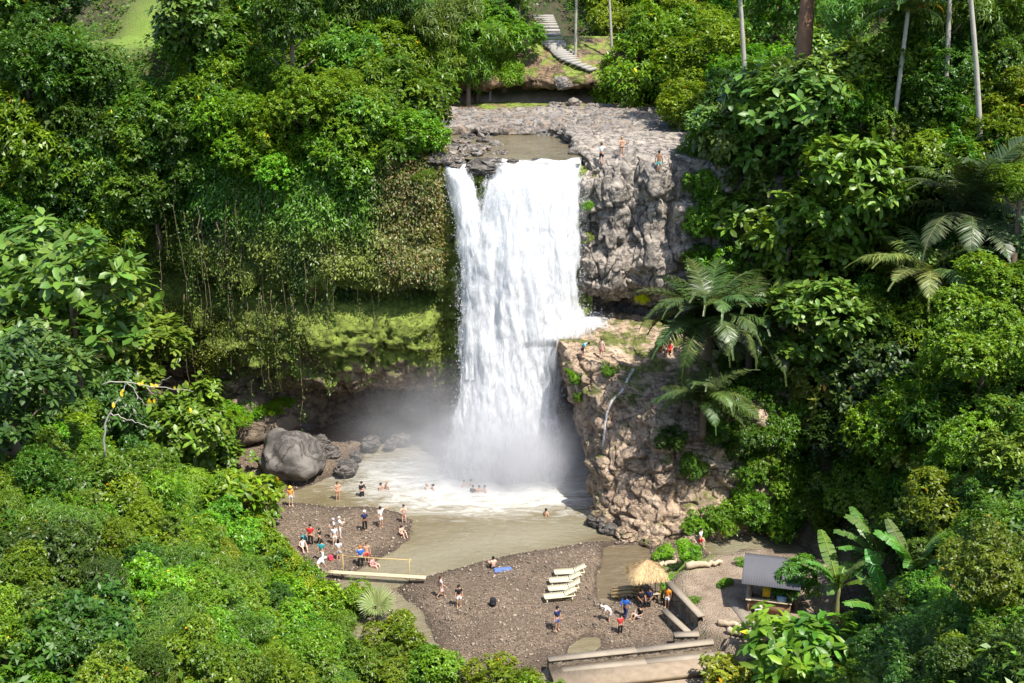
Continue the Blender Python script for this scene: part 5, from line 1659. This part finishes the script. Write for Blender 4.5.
def pose_joints(pose):
    """joints of a 1.7 m figure that faces -Y"""
    J = dict(pel=(0, 0, .92), spine=(0, .01, 1.12), chest=(0, 0, 1.32), neck=(0, 0, 1.47), head=(0, -.015, 1.57), crown=(0, 0, 1.67),
             shL=(.17, 0, 1.39), elL=(.24, .02, 1.12), wrL=(.25, -.05, .88), shR=(-.17, 0, 1.39), elR=(-.24, .02, 1.12), wrR=(-.25, -.05, .88),
             hpL=(.095, 0, .87), knL=(.11, -.02, .48), anL=(.11, .02, .08), toL=(.12, -.13, .03), hpR=(-.095, 0, .87), knR=(-.11, -.02, .48), anR=(-.11, .02, .08), toR=(-.12, -.13, .03))
    def up(**k): J.update(k)
    if pose == 'walk':
        up(knL=(.1, -.17, .5), anL=(.1, -.22, .1), toL=(.1, -.37, .05), knR=(-.1, .06, .48), anR=(-.1, .3, .14), toR=(-.1, .19, .04), elL=(.23, .14, 1.14), wrL=(.23, .1, .9), elR=(-.23, -.1, 1.14), wrR=(-.22, -.27, .98))
    elif pose == 'phone':
        up(elL=(.24, -.14, 1.22), wrL=(.08, -.32, 1.4), elR=(-.24, -.14, 1.22), wrR=(-.06, -.32, 1.4), knL=(.13, -.03, .48), anL=(.16, .02, .08), toL=(.19, -.12, .03))
    elif pose == 'reach':
        up(elL=(.38, -.12, 1.46), wrL=(.58, -.24, 1.58), elR=(-.26, .05, 1.13), wrR=(-.22, -.1, .92))
    elif pose == 'hips':
        up(elL=(.36, .06, 1.16), wrL=(.18, -.06, 1.0), elR=(-.36, .06, 1.16), wrR=(-.18, -.06, 1.0))
    elif pose == 'hug':
        up(elL=(.25, -.14, 1.16), wrL=(.08, -.28, 1.14), elR=(-.25, -.14, 1.16), wrR=(-.06, -.27, 1.2))
    elif pose == 'sit':
        dz = -.72
        for k in ('pel', 'spine', 'chest', 'neck', 'head', 'crown', 'shL', 'shR', 'elL', 'elR', 'hpL', 'hpR'):
            x, y, z = J[k]; J[k] = (x, y + .06 * (z > 1) , z + dz)
        up(knL=(.16, -.4, .46), anL=(.14, -.55, .1), toL=(.14, -.7, .04), knR=(-.16, -.4, .46), anR=(-.14, -.55, .1), toR=(-.14, -.7, .04), wrL=(.2, -.2, .42), wrR=(-.2, -.2, .42), elL=(.25, .05, .45), elR=(-.25, .05, .45))
    elif pose == 'chair':
        dz = -.42
        for k in ('pel', 'spine', 'chest', 'neck', 'head', 'crown', 'shL', 'shR', 'elL', 'elR', 'hpL', 'hpR'):
            x, y, z = J[k]; J[k] = (x, y, z + dz)
        up(knL=(.13, -.42, .48), anL=(.13, -.4, .08), toL=(.13, -.55, .03), knR=(-.13, -.42, .48), anR=(-.13, -.4, .08), toR=(-.13, -.55, .03), wrL=(.15, -.3, .6), wrR=(-.15, -.3, .6))
    elif pose == 'bend':
        up(pel=(0, .1, .86), hpL=(.095, .1, .82), hpR=(-.095, .1, .82), spine=(0, -.02, 1.03), chest=(0, -.2, 1.14), neck=(0, -.32, 1.2), head=(0, -.42, 1.22), crown=(0, -.51, 1.24), shL=(.17, -.24, 1.16), shR=(-.17, -.24, 1.16),
           elL=(.2, -.32, .9), wrL=(.14, -.42, .68), elR=(-.2, -.32, .9), wrR=(-.14, -.42, .68), knL=(.11, 0, .46), knR=(-.11, 0, .46))
    elif pose == 'squat':
        dz = -.6
        for k in ('pel', 'hpL', 'hpR'): x, y, z = J[k]; J[k] = (x, y + .12, z + dz)
        up(spine=(0, .06, .5), chest=(0, -.06, .68), neck=(0, -.12, .82), head=(0, -.16, .92), crown=(0, -.17, 1.02), shL=(.17, -.08, .75), shR=(-.17, -.08, .75), elL=(.24, -.24, .58), wrL=(.12, -.42, .5), elR=(-.24, -.24, .58), wrR=(-.12, -.42, .5),
           knL=(.17, -.28, .48), knR=(-.17, -.28, .48), anL=(.13, -.08, .08), anR=(-.13, -.08, .08), toL=(.14, -.24, .03), toR=(-.14, -.24, .03))
    return J


RAD = dict(pel=(.135, .1), spine=(.12, .09), chest=(.15, .1), neck=.05, head=(.078, .09), crown=(.06, .068), shL=.06, shR=.06, elL=.04, elR=.04, wrL=.028, wrR=.028, hpL=.09, hpR=.09, knL=.056, knR=.056, anL=.038, anR=.038, toL=.035, toR=.035)
BONES = [('pel', 'spine'), ('spine', 'chest'), ('chest', 'neck'), ('neck', 'head'), ('head', 'crown'), ('chest', 'shL'), ('shL', 'elL'), ('elL', 'wrL'), ('chest', 'shR'), ('shR', 'elR'), ('elR', 'wrR'),
         ('pel', 'hpL'), ('hpL', 'knL'), ('knL', 'anL'), ('anL', 'toL'), ('pel', 'hpR'), ('hpR', 'knR'), ('knR', 'anR'), ('anR', 'toR')]
CACHE = {}


def body_mesh(pose):
    if ('body', pose) in CACHE: return CACHE['body', pose]
    J = pose_joints(pose); names = list(J)
    v = [J[k] for k in names]; r_ = [RAD[k] for k in names]; e = [(names.index(a), names.index(b)) for a, b in BONES]
    def addv(p, rad, to):
        v.append(tuple(p)); r_.append(rad); e.append((to, len(v) - 1)); return len(v) - 1
    for s in 'LR':                                                  # hands: palm, four fingers, thumb
        w = Vector(J['wr' + s]); d = (w - Vector(J['el' + s])).normalized()
        side = d.cross(Vector((0, 0, 1)) if abs(d.z) < .8 else Vector((0, 1, 0))).normalized(); nr = side.cross(d)
        pm = addv(w + d * .07, (.03, .016), names.index('wr' + s))
        for i, ln in enumerate((.062, .075, .07, .055)):
            o_ = side * (i - 1.5) * .02
            k1 = addv(w + d * .1 + o_, .0095, pm); k2 = addv(w + d * (.1 + ln * .6) + o_ * 1.15 + nr * .012, .0085, k1); addv(w + d * (.1 + ln) + o_ * 1.2 + nr * .032, .007, k2)
        t1 = addv(w + d * .035 - side * .04, .011, names.index('wr' + s)); addv(w + d * .075 - side * .06 + nr * .01, .009, t1)
    h = Vector(J['head']); f = (Vector((0, -1, 0)) if pose != 'bend' else Vector((0, -.2, -1))).normalized()
    addv(h + f * .105, .014, names.index('head'))                   # nose
    CACHE['body', pose] = skin_mesh('body', v, e, r_)
    return CACHE['body', pose]


def lerp(a, b, f): return tuple(a[i] * (1 - f) + b[i] * f for i in range(3))


def garment(kind, pose):
    if (kind, pose) in CACHE: return CACHE[kind, pose]
    J = pose_joints(pose); v, r_, e = [], [], []
    def chain(pts):
        for i, (p, rad, link_to) in enumerate(pts):
            v.append(tuple(p)); r_.append(rad)
            if link_to is not None: e.append((link_to, len(v) - 1))
    def grow(rad, g_): return tuple(a + g_ for a in rad) if isinstance(rad, tuple) else rad + g_
    G_ = .02
    if kind in ('shirt', 'long_shirt', 'vest', 'dress'):
        chain([(lerp(J['pel'], J['spine'], .1), (.145, .115), None), (J['spine'], (.142, .11), 0), (J['chest'], (.168, .12), 1), (lerp(J['chest'], J['neck'], .6), (.085, .075), 2)])
        if kind != 'vest':
            for s in 'LR':
                chain([(J['sh' + s], .08, 2)]); k = len(v) - 1
                if kind == 'long_shirt': chain([(J['el' + s], .058, k), (lerp(J['el' + s], J['wr' + s], .9), .045, k + 1)])
                else: chain([(lerp(J['sh' + s], J['el' + s], .65), .066, k)])
        if kind == 'dress':
            kn = lerp(J['knL'], J['knR'], .5); an = lerp(J['anL'], J['anR'], .5)
            chain([(lerp(J['pel'], kn, .45), (.19, .16), 0)]); k = len(v) - 1
            chain([(lerp(kn, an, .25), (.21, .18), k)])
    elif kind in ('shorts', 'trousers', 'briefs'):
        chain([(lerp(J['pel'], J['spine'], .12), (.142, .112), None), (J['pel'], (.142, .112), 0)])
        for s in 'LR':
            chain([(J['hp' + s], .105, 1)]); k = len(v) - 1
            if kind == 'shorts': chain([(lerp(J['hp' + s], J['kn' + s], .75), .092, k)])
            elif kind == 'trousers': chain([(J['kn' + s], .075, k), (lerp(J['kn' + s], J['an' + s], .92), .058, k + 1)])
            else: chain([(lerp(J['hp' + s], J['kn' + s], .12), .1, k)])
    elif kind == 'top':
        chain([(lerp(J['spine'], J['chest'], .55), (.148, .106), None), (lerp(J['chest'], J['neck'], .12), (.16, .11), 0)])
    CACHE[kind, pose] = skin_mesh(kind, v, e, r_)
    return CACHE[kind, pose]


def hair_mesh(pose, style):
    if ('hair', style, pose) in CACHE: return CACHE['hair', style, pose]
    J = pose_joints(pose); c = Vector(J['head']).lerp(Vector(J['crown']), .5); ax = (Vector(J['crown']) - Vector(J['neck'])).normalized()
    bm = bmesh.new(); bmesh.ops.create_icosphere(bm, subdivisions=3, radius=1.0)
    back = Vector((0, 1, 0)) if pose != 'bend' else Vector((0, 0, 1))
    side = ax.cross(back).normalized()
    me = bpy.data.meshes.new('hair')
    if style in ('hat', 'cap', 'scarf'):
        for p_ in bm.verts:
            a, b_, s = p_.co.z, p_.co.y, p_.co.x
            if style == 'hat': r2 = 1.9 if a < -.15 else 1.0
            elif style == 'cap': r2 = 1.5 if (a < 0 and b_ < -.35) else 1.0
            else: r2 = 1.0
            low_ = -.02 if style != 'scarf' else -1.0
            az = max(a, low_ - .05)
            p_.co = c + ax * (.02 + az * .115) + back * b_ * .115 * r2 + side * s * .105 * r2
    else:
        for p_ in bm.verts:
            a, b_, s = p_.co.z, p_.co.y, p_.co.x
            lo = 0 if b_ < .05 else (-1 if style == 'short' else -2.6)
            az = a if a > 0 else max(a, -1) * (0 if b_ < -.1 else 1) * (1 if style == 'short' else 2.3)
            p_.co = c + ax * (.015 + az * .112) + back * (b_ * .112 + .014) + side * s * .1
    bm.to_mesh(me); bm.free()
    me.polygons.foreach_set('use_smooth', np.ones(len(me.polygons), bool)); me.update()
    CACHE['hair', style, pose] = me
    return me


MATS = {}
def cmat(c, rough=.85):
    k = tuple(round(a, 3) for a in c)
    if k not in MATS:
        m = plain('cloth' if rough > .6 else 'skin', c, rough, .25, .1, 8, .1); MATS[k] = m
    return MATS[k]


SK = (.5, .29, .19); SKP = (.62, .4, .3); SKB = (.27, .14, .08)
HB = (.012, .01, .01); HBR = (.09, .05, .025); HBL = (.35, .24, .1)


def put(me, name, parent, mat):
    me2 = me
    if not me.materials: me.materials.append(None)
    o = link(name, me2, parent)
    o.material_slots[0].link = 'OBJECT'; o.material_slots[0].material = mat
    return o


def person(p, pose, face, label, skin=SK, hair=HB, style='short', top=None, bottom=None, h=1.68, sink=0.0, group=None):
    """face: heading in degrees, 0 looks at the camera"""
    o = put(body_mesh(pose), 'person', None, cmat(skin, .55))
    o.location = (p[0], p[1], p[2] - sink); o.rotation_euler = (0, 0, R(face)); s = h / 1.74; o.scale = (s * 1.05, s * 1.05, s)
    put(hair_mesh(pose, style), 'hat' if style in ('hat', 'cap') else 'headscarf' if style == 'scarf' else 'hair', o, cmat(hair))
    for kind, c in (bottom or (None, None), top or (None, None)):
        if kind:
            nm = {'long_shirt': 'shirt', 'top': 'swim_top', 'briefs': 'swim_bottom'}.get(kind, kind)
            put(garment(kind, pose), nm, o, cmat(c))
    return tag(o, label, 'person', group)


def onb(px, py):
    q, t = hit(px, py, 0.0); return q
W = lambda px, py: on_z(px, py, 0.0)

ORANGE = (.75, .16, .03); BLACK = (.015, .015, .018); NAVY = (.02, .03, .1); BLUE = (.03, .13, .5); RED = (.6, .03, .03); WHITE = (.78, .78, .78); GREY = (.4, .4, .43); TEAL = (.03, .3, .33); PINK = (.7, .25, .27); YEL = (.75, .5, .06)
person(W(338, 500), 'hips', 20, 'woman in an orange bikini standing at the water edge near the grey boulder', SK, HBR, 'long', ('top', ORANGE), ('briefs', ORANGE), 1.66, .1)
person(W(362, 496), 'hug', 30, 'person in black clothes standing knee-deep in the pool', SKP, HB, 'short', ('long_shirt', BLACK), ('trousers', BLACK), 1.66, .42)
person(W(381, 490), 'stand', 60, 'bather with dark hair chest-deep at the white foam beside a pale bather', SK, HB, 'long', ('top', RED), ('briefs', RED), 1.62, 1.0)
person(W(387, 490), 'stand', -40, 'pale bather waist-deep at the white foam beside the dark-haired bather', SKP, HBL, 'short', None, ('shorts', PINK), 1.7, .95)
person(W(427, 490), 'stand', 80, 'bather nearly covered by foam, first of the pair in the middle of the foam', SKP, HBL, 'short', None, ('shorts', GREY), 1.7, 1.15)
person(W(433, 491), 'stand', -60, 'dark-haired bather of the pair in the middle of the foam', SKP, HB, 'short', None, ('shorts', PINK), 1.7, 1.1)
for i, (px, py, fc_, top, hr, sk, lab) in enumerate(((464, 488, 30, None, HBR, SKP, 'pink-shouldered bather at the back of the group of five bathers'), (471, 487, 60, None, HB, SK, 'second bather at the back of the group of five bathers'),
        (473, 493, -20, ('shirt', BLACK), HB, SK, 'bather in a black shirt in the group of five bathers'), (479, 493, 200, ('top', RED), HB, SK, 'bather in red in the middle of the group of five bathers'), (485, 493, 120, None, HB, SKP, 'bather nearest the rock outcrop in the group of five bathers'))):
    person(W(px, py), 'stand', fc_, lab, sk, hr, 'short', top, ('shorts', NAVY), 1.68, 1.0)
person(W(546, 516), 'stand', 150, 'lone swimmer up to the chest in the open pool', SK, HB, 'short', None, ('shorts', NAVY), 1.68, 1.05)
person(onb(381, 528), 'reach', 60, 'person in white shirt and shorts holding a phone at arm length', SK, HB, 'short', ('shirt', WHITE), ('shorts', WHITE), 1.72)
person(W(404, 524), 'phone', 10, 'standing woman in a pale pink bikini beside the seated child', SKP, HB, 'short', ('top', PINK), ('briefs', PINK), 1.62, .05)
person(onb(402, 536), 'sit', 40, 'child in red sitting at the water edge beside the standing woman', SKP, HB, 'long', ('top', RED), ('briefs', RED), 1.4)
person(onb(334, 540), 'hug', -60, 'grey-haired visitor in a long grey dress, one of a huddled pair', SKP, GREY, 'short', ('dress', GREY), None, 1.72)
person(onb(340, 538), 'hug', 110, 'white-clad visitor pressed against the visitor in the grey dress', SKP, (.5, .45, .4), 'short', ('shirt', WHITE), ('trousers', (.6, .55, .5)), 1.72)
person(onb(335, 546), 'stand', 10, 'visitor in a white shirt and pale shorts standing in front of the huddled pair', SKP, HBR, 'short', ('shirt', (.6, .6, .64)), ('shorts', (.62, .6, .55)), 1.6)
person(onb(365, 531), 'stand', 20, 'person in a white head cloth with a red cloth round the waist', SKB, WHITE, 'scarf', ('shirt', NAVY), ('trousers', BLACK), 1.66)
person(onb(311, 546), 'stand', -5, 'man in a bright red shirt and black trousers on the shingle spit', SK, HB, 'short', ('shirt', RED), ('trousers', BLACK), 1.7)
person(onb(320, 545), 'walk', 60, 'small person in dark clothes behind the man in the red shirt', SK, HB, 'short', ('shirt', BLACK), ('trousers', BLACK), 1.3)
person(onb(303, 550), 'sit', 30, 'seated person with black hair below the man in the red shirt', SKP, HB, 'short', ('vest', WHITE), ('shorts', BLACK), 1.66)
person(onb(322, 562), 'walk', 160, 'person in a teal shirt walking away from the red-shirted man', SK, HB, 'short', ('shirt', TEAL), ('trousers', WHITE), 1.68)
person(onb(339, 561), 'stand', 180, 'woman with long dark hair and a light grey shirt near the bridge end', SK, HB, 'long', ('shirt', (.6, .6, .6)), ('shorts', GREY), 1.66)
person(onb(319, 576), 'bend', 120, 'person in a white shirt stooping at the end of the bamboo bridge', SKP, (.6, .58, .55), 'short', ('shirt', WHITE), ('shorts', WHITE), 1.72)
person(onb(361, 568), 'stand', 200, 'person in a blue shirt and orange cap standing behind the bridge rail', SKP, ORANGE, 'cap', ('shirt', BLUE), ('trousers', BLACK), 1.7)
person(onb(367, 563), 'stand', 20, 'bare-chested person next to the blue shirt behind the bridge rail', SK, HBR, 'short', None, ('shorts', RED), 1.6)
person(onb(373, 569), 'sit', 60, 'person in pink sitting on the shingle behind the bridge rail', SKP, HBR, 'short', ('shirt', PINK), ('shorts', PINK), 1.6)
person(onb(291, 506), 'stand', 20, 'person in an orange shirt and yellow hat half hidden by the sapling', SKP, YEL, 'hat', ('shirt', (.75, .3, .05)), ('shorts', GREY), 1.68)
person(onb(441, 598), 'walk', 100, 'woman in a pale pink dress walking on the beach by the bridge end', SK, HBR, 'long', ('dress', (.75, .5, .55)), None, 1.66)
person(onb(459, 607), 'stand', 15, 'person in a black top and white shorts next to the woman in pale pink', SK, HB, 'long', ('shirt', BLACK), ('shorts', WHITE), 1.6)
person(onb(493, 569), 'sit', 200, 'sunbather in black shorts sitting beside a blue towel', SKP, HB, 'short', None, ('shorts', BLACK), 1.7)
person(onb(557, 631), 'stand', 40, 'man in a navy shirt and blue shorts standing alone near the loungers', SK, HB, 'short', ('shirt', NAVY), ('shorts', (.12, .14, .3)), 1.74)
person(onb(625, 619), 'walk', 150, 'person in a bright blue shirt walking towards the thatched hut', SKB, HB, 'long', ('long_shirt', BLUE), ('trousers', NAVY), 1.68)
person(onb(620, 635), 'stand', 20, 'child in a red shirt and black trousers in front of the blue shirt', SK, HB, 'short', ('shirt', (.7, .05, .05)), ('trousers', BLACK), 1.42)
person(onb(609, 623), 'bend', 270, 'person in white stooping beside the child in red', SKP, (.55, .5, .45), 'short', ('shirt', WHITE), ('shorts', GREY), 1.65)
person(onb(641, 606), 'chair', 20, 'person in black sitting under the straw roof nearest the thatch bundle', SKB, HB, 'long', ('shirt', BLACK), ('trousers', BLACK), 1.68)
person(onb(649, 605), 'chair', -20, 'person in dark blue sitting in the middle of the thatched hut', SKB, HB, 'short', ('shirt', NAVY), ('trousers', BLACK), 1.68)
person(onb(639, 619), 'sit', -60, 'person in black sitting on the ground outside the thatched hut', SK, HB, 'short', ('shirt', BLACK), ('shorts', GREY), 1.68)
person(onb(667, 608), 'stand', -30, 'person in an orange shirt and white shorts beside the hut post', SK, HB, 'cap', ('shirt', (.8, .25, .02)), ('shorts', WHITE), 1.6)
q, t = hit(700, 549, 0.0)
person(q, 'walk', 60, 'person in a white shirt with a red bag strap at the back of the yard', SK, HB, 'short', ('shirt', WHITE), ('shorts', RED), 1.65)
person(rock_hit(GB, 581, 356), 'bend', 60, 'person in a light blue shirt leaning over on the rock ledge', SK, HB, 'short', ('shirt', (.2, .5, .6)), ('shorts', NAVY), 1.66)
person(rock_hit(GB, 601, 356), 'stand', 150, 'bare-shouldered person in pink shorts standing on the rock ledge', SKP, HBR, 'short', None, ('shorts', PINK), 1.66)
person(rock_hit(GB, 661, 350), 'sit', 20, 'person in orange sitting by the palm on the rock ledge, nearer the water', SK, HB, 'short', ('vest', ORANGE), ('shorts', RED), 1.66)
person(rock_hit(GB, 669, 350), 'sit', -10, 'person in red sitting closest to the feather palm on the rock ledge', SK, HB, 'long', ('vest', RED), ('shorts', RED), 1.66)
person(rock_hit(GR, 599, 163), 'phone', 150, 'person in a white shirt and black shorts at the brink of the waterfall', SK, HBR, 'short', ('shirt', WHITE), ('shorts', BLACK), 1.74)
person(rock_hit(GR, 621, 155), 'hug', 10, 'woman in black swimwear standing on the flat rock top', SK, HBL, 'long', ('top', BLACK), ('briefs', BLACK), 1.66)
person(rock_hit(GR, 656, 171), 'stand', 170, 'bare-backed man in turquoise shorts on the flat rock top', SKB, HB, 'short', None, ('shorts', (.1, .45, .4)), 1.7)

# bags and towels
q = onb(503, 570)
V = np.array([[(i - 6) / 6 * .6, (j - 4) / 4 * .3, 0] for i in range(13) for j in range(9)], float)
V[:, 2] = .05 + .05 * fbm(V * 4, 3, 5)
tw = link('beach_towel', new_mesh('beach_towel', V, [grid_faces(13, 9)], cmat((.1, .16, .36)), smooth=True), None, q, (0, 0, .15)); s_ = tw.modifiers.new('thick', 'SOLIDIFY'); s_.thickness = .03
tag(tw, 'crumpled blue beach towel on the gravel beside the sunbather', 'towel')


def bag(p, c, label, s=1.0):
    o = empty('backpack', p)
    bm = bmesh.new(); bmesh.ops.create_icosphere(bm, subdivisions=3, radius=1.0)
    for v_ in bm.verts: v_.co = Vector((math.copysign(abs(v_.co.x) ** .6, v_.co.x) * .17, math.copysign(abs(v_.co.y) ** .6, v_.co.y) * .12, math.copysign(abs(v_.co.z) ** .7, v_.co.z) * .24 + .22)) * s
    me = bpy.data.meshes.new('body'); bm.to_mesh(me); bm.free(); me.materials.append(cmat(c))
    me.polygons.foreach_set('use_smooth', np.ones(len(me.polygons), bool))
    link('body', me, o)
    mb = MB(); mb.box((0, -.13 * s, .16 * s), (.2 * s, .06 * s, .16 * s)); mb.build('pocket', cmat(c), o)
    mb = MB(); t_ = np.linspace(0, math.pi, 8); mb.tube(np.stack([.06 * np.cos(t_) * s, 0 * t_, (.44 + .06 * np.sin(t_)) * s], 1), .012, 5); mb.build('strap', cmat(c), o)
    return tag(o, label, 'bag')


bag(onb(493, 606), (.02, .02, .025), 'dark bag left alone on the gravel in the middle of the beach', 1.3)
bag(onb(304, 543) + np.array([0, 0, 0]), (.05, .25, .3), 'teal backpack standing beside the seated person on the spit', 1.3)
bag(onb(331, 561), (.55, .05, .08), 'red bag on the shingle near the bridge end', 1.0)


# ------------------------------------------------------------------ light, sky, camera
EL, AZ = R(60), R(139)
w = bpy.data.worlds.new('World'); scene.world = w; w.use_nodes = True
nt = w.node_tree; bg = nt.nodes['Background']
sky = nt.nodes.new('ShaderNodeTexSky'); sky.sky_type = 'NISHITA'; sky.sun_disc = False
sky.sun_elevation = EL; sky.sun_rotation = AZ
nt.links.new(sky.outputs[0], bg.inputs['Color']); bg.inputs['Strength'].default_value = .15
sd = bpy.data.lights.new('sun', 'SUN'); sd.energy = 4.9; sd.angle = R(.5); sd.color = (1, .95, .87)
so = bpy.data.objects.new('sun', sd); COL.objects.link(so)
dirv = Vector((math.sin(AZ) * math.cos(EL), math.cos(AZ) * math.cos(EL), math.sin(EL)))
so.rotation_euler = dirv.to_track_quat('Z', 'Y').to_euler(); so.location = (60, -40, 120)
cam = bpy.data.cameras.new('camera'); cam.sensor_width = 36; cam.lens = 36 * F / 1024; cam.clip_end = 2000; cam.clip_start = .5
co = bpy.data.objects.new('camera', cam); COL.objects.link(co)
co.location = (0, 0, CAMZ); co.rotation_euler = (R(90) - PITCH, 0, 0)
scene.camera = co
scene.view_settings.view_transform = 'Standard'; scene.view_settings.look = 'None'
scene.view_settings.exposure = .84; scene.view_settings.gamma = 1
scene.view_settings.use_curve_mapping = False
scene.cycles.max_bounces = 6; scene.cycles.diffuse_bounces = 3; scene.cycles.glossy_bounces = 2
scene.cycles.transparent_max_bounces = 12; scene.cycles.volume_bounces = 2; scene.cycles.transmission_bounces = 4
scene.cycles.use_adaptive_sampling = True
scene.cycles.use_denoising = True
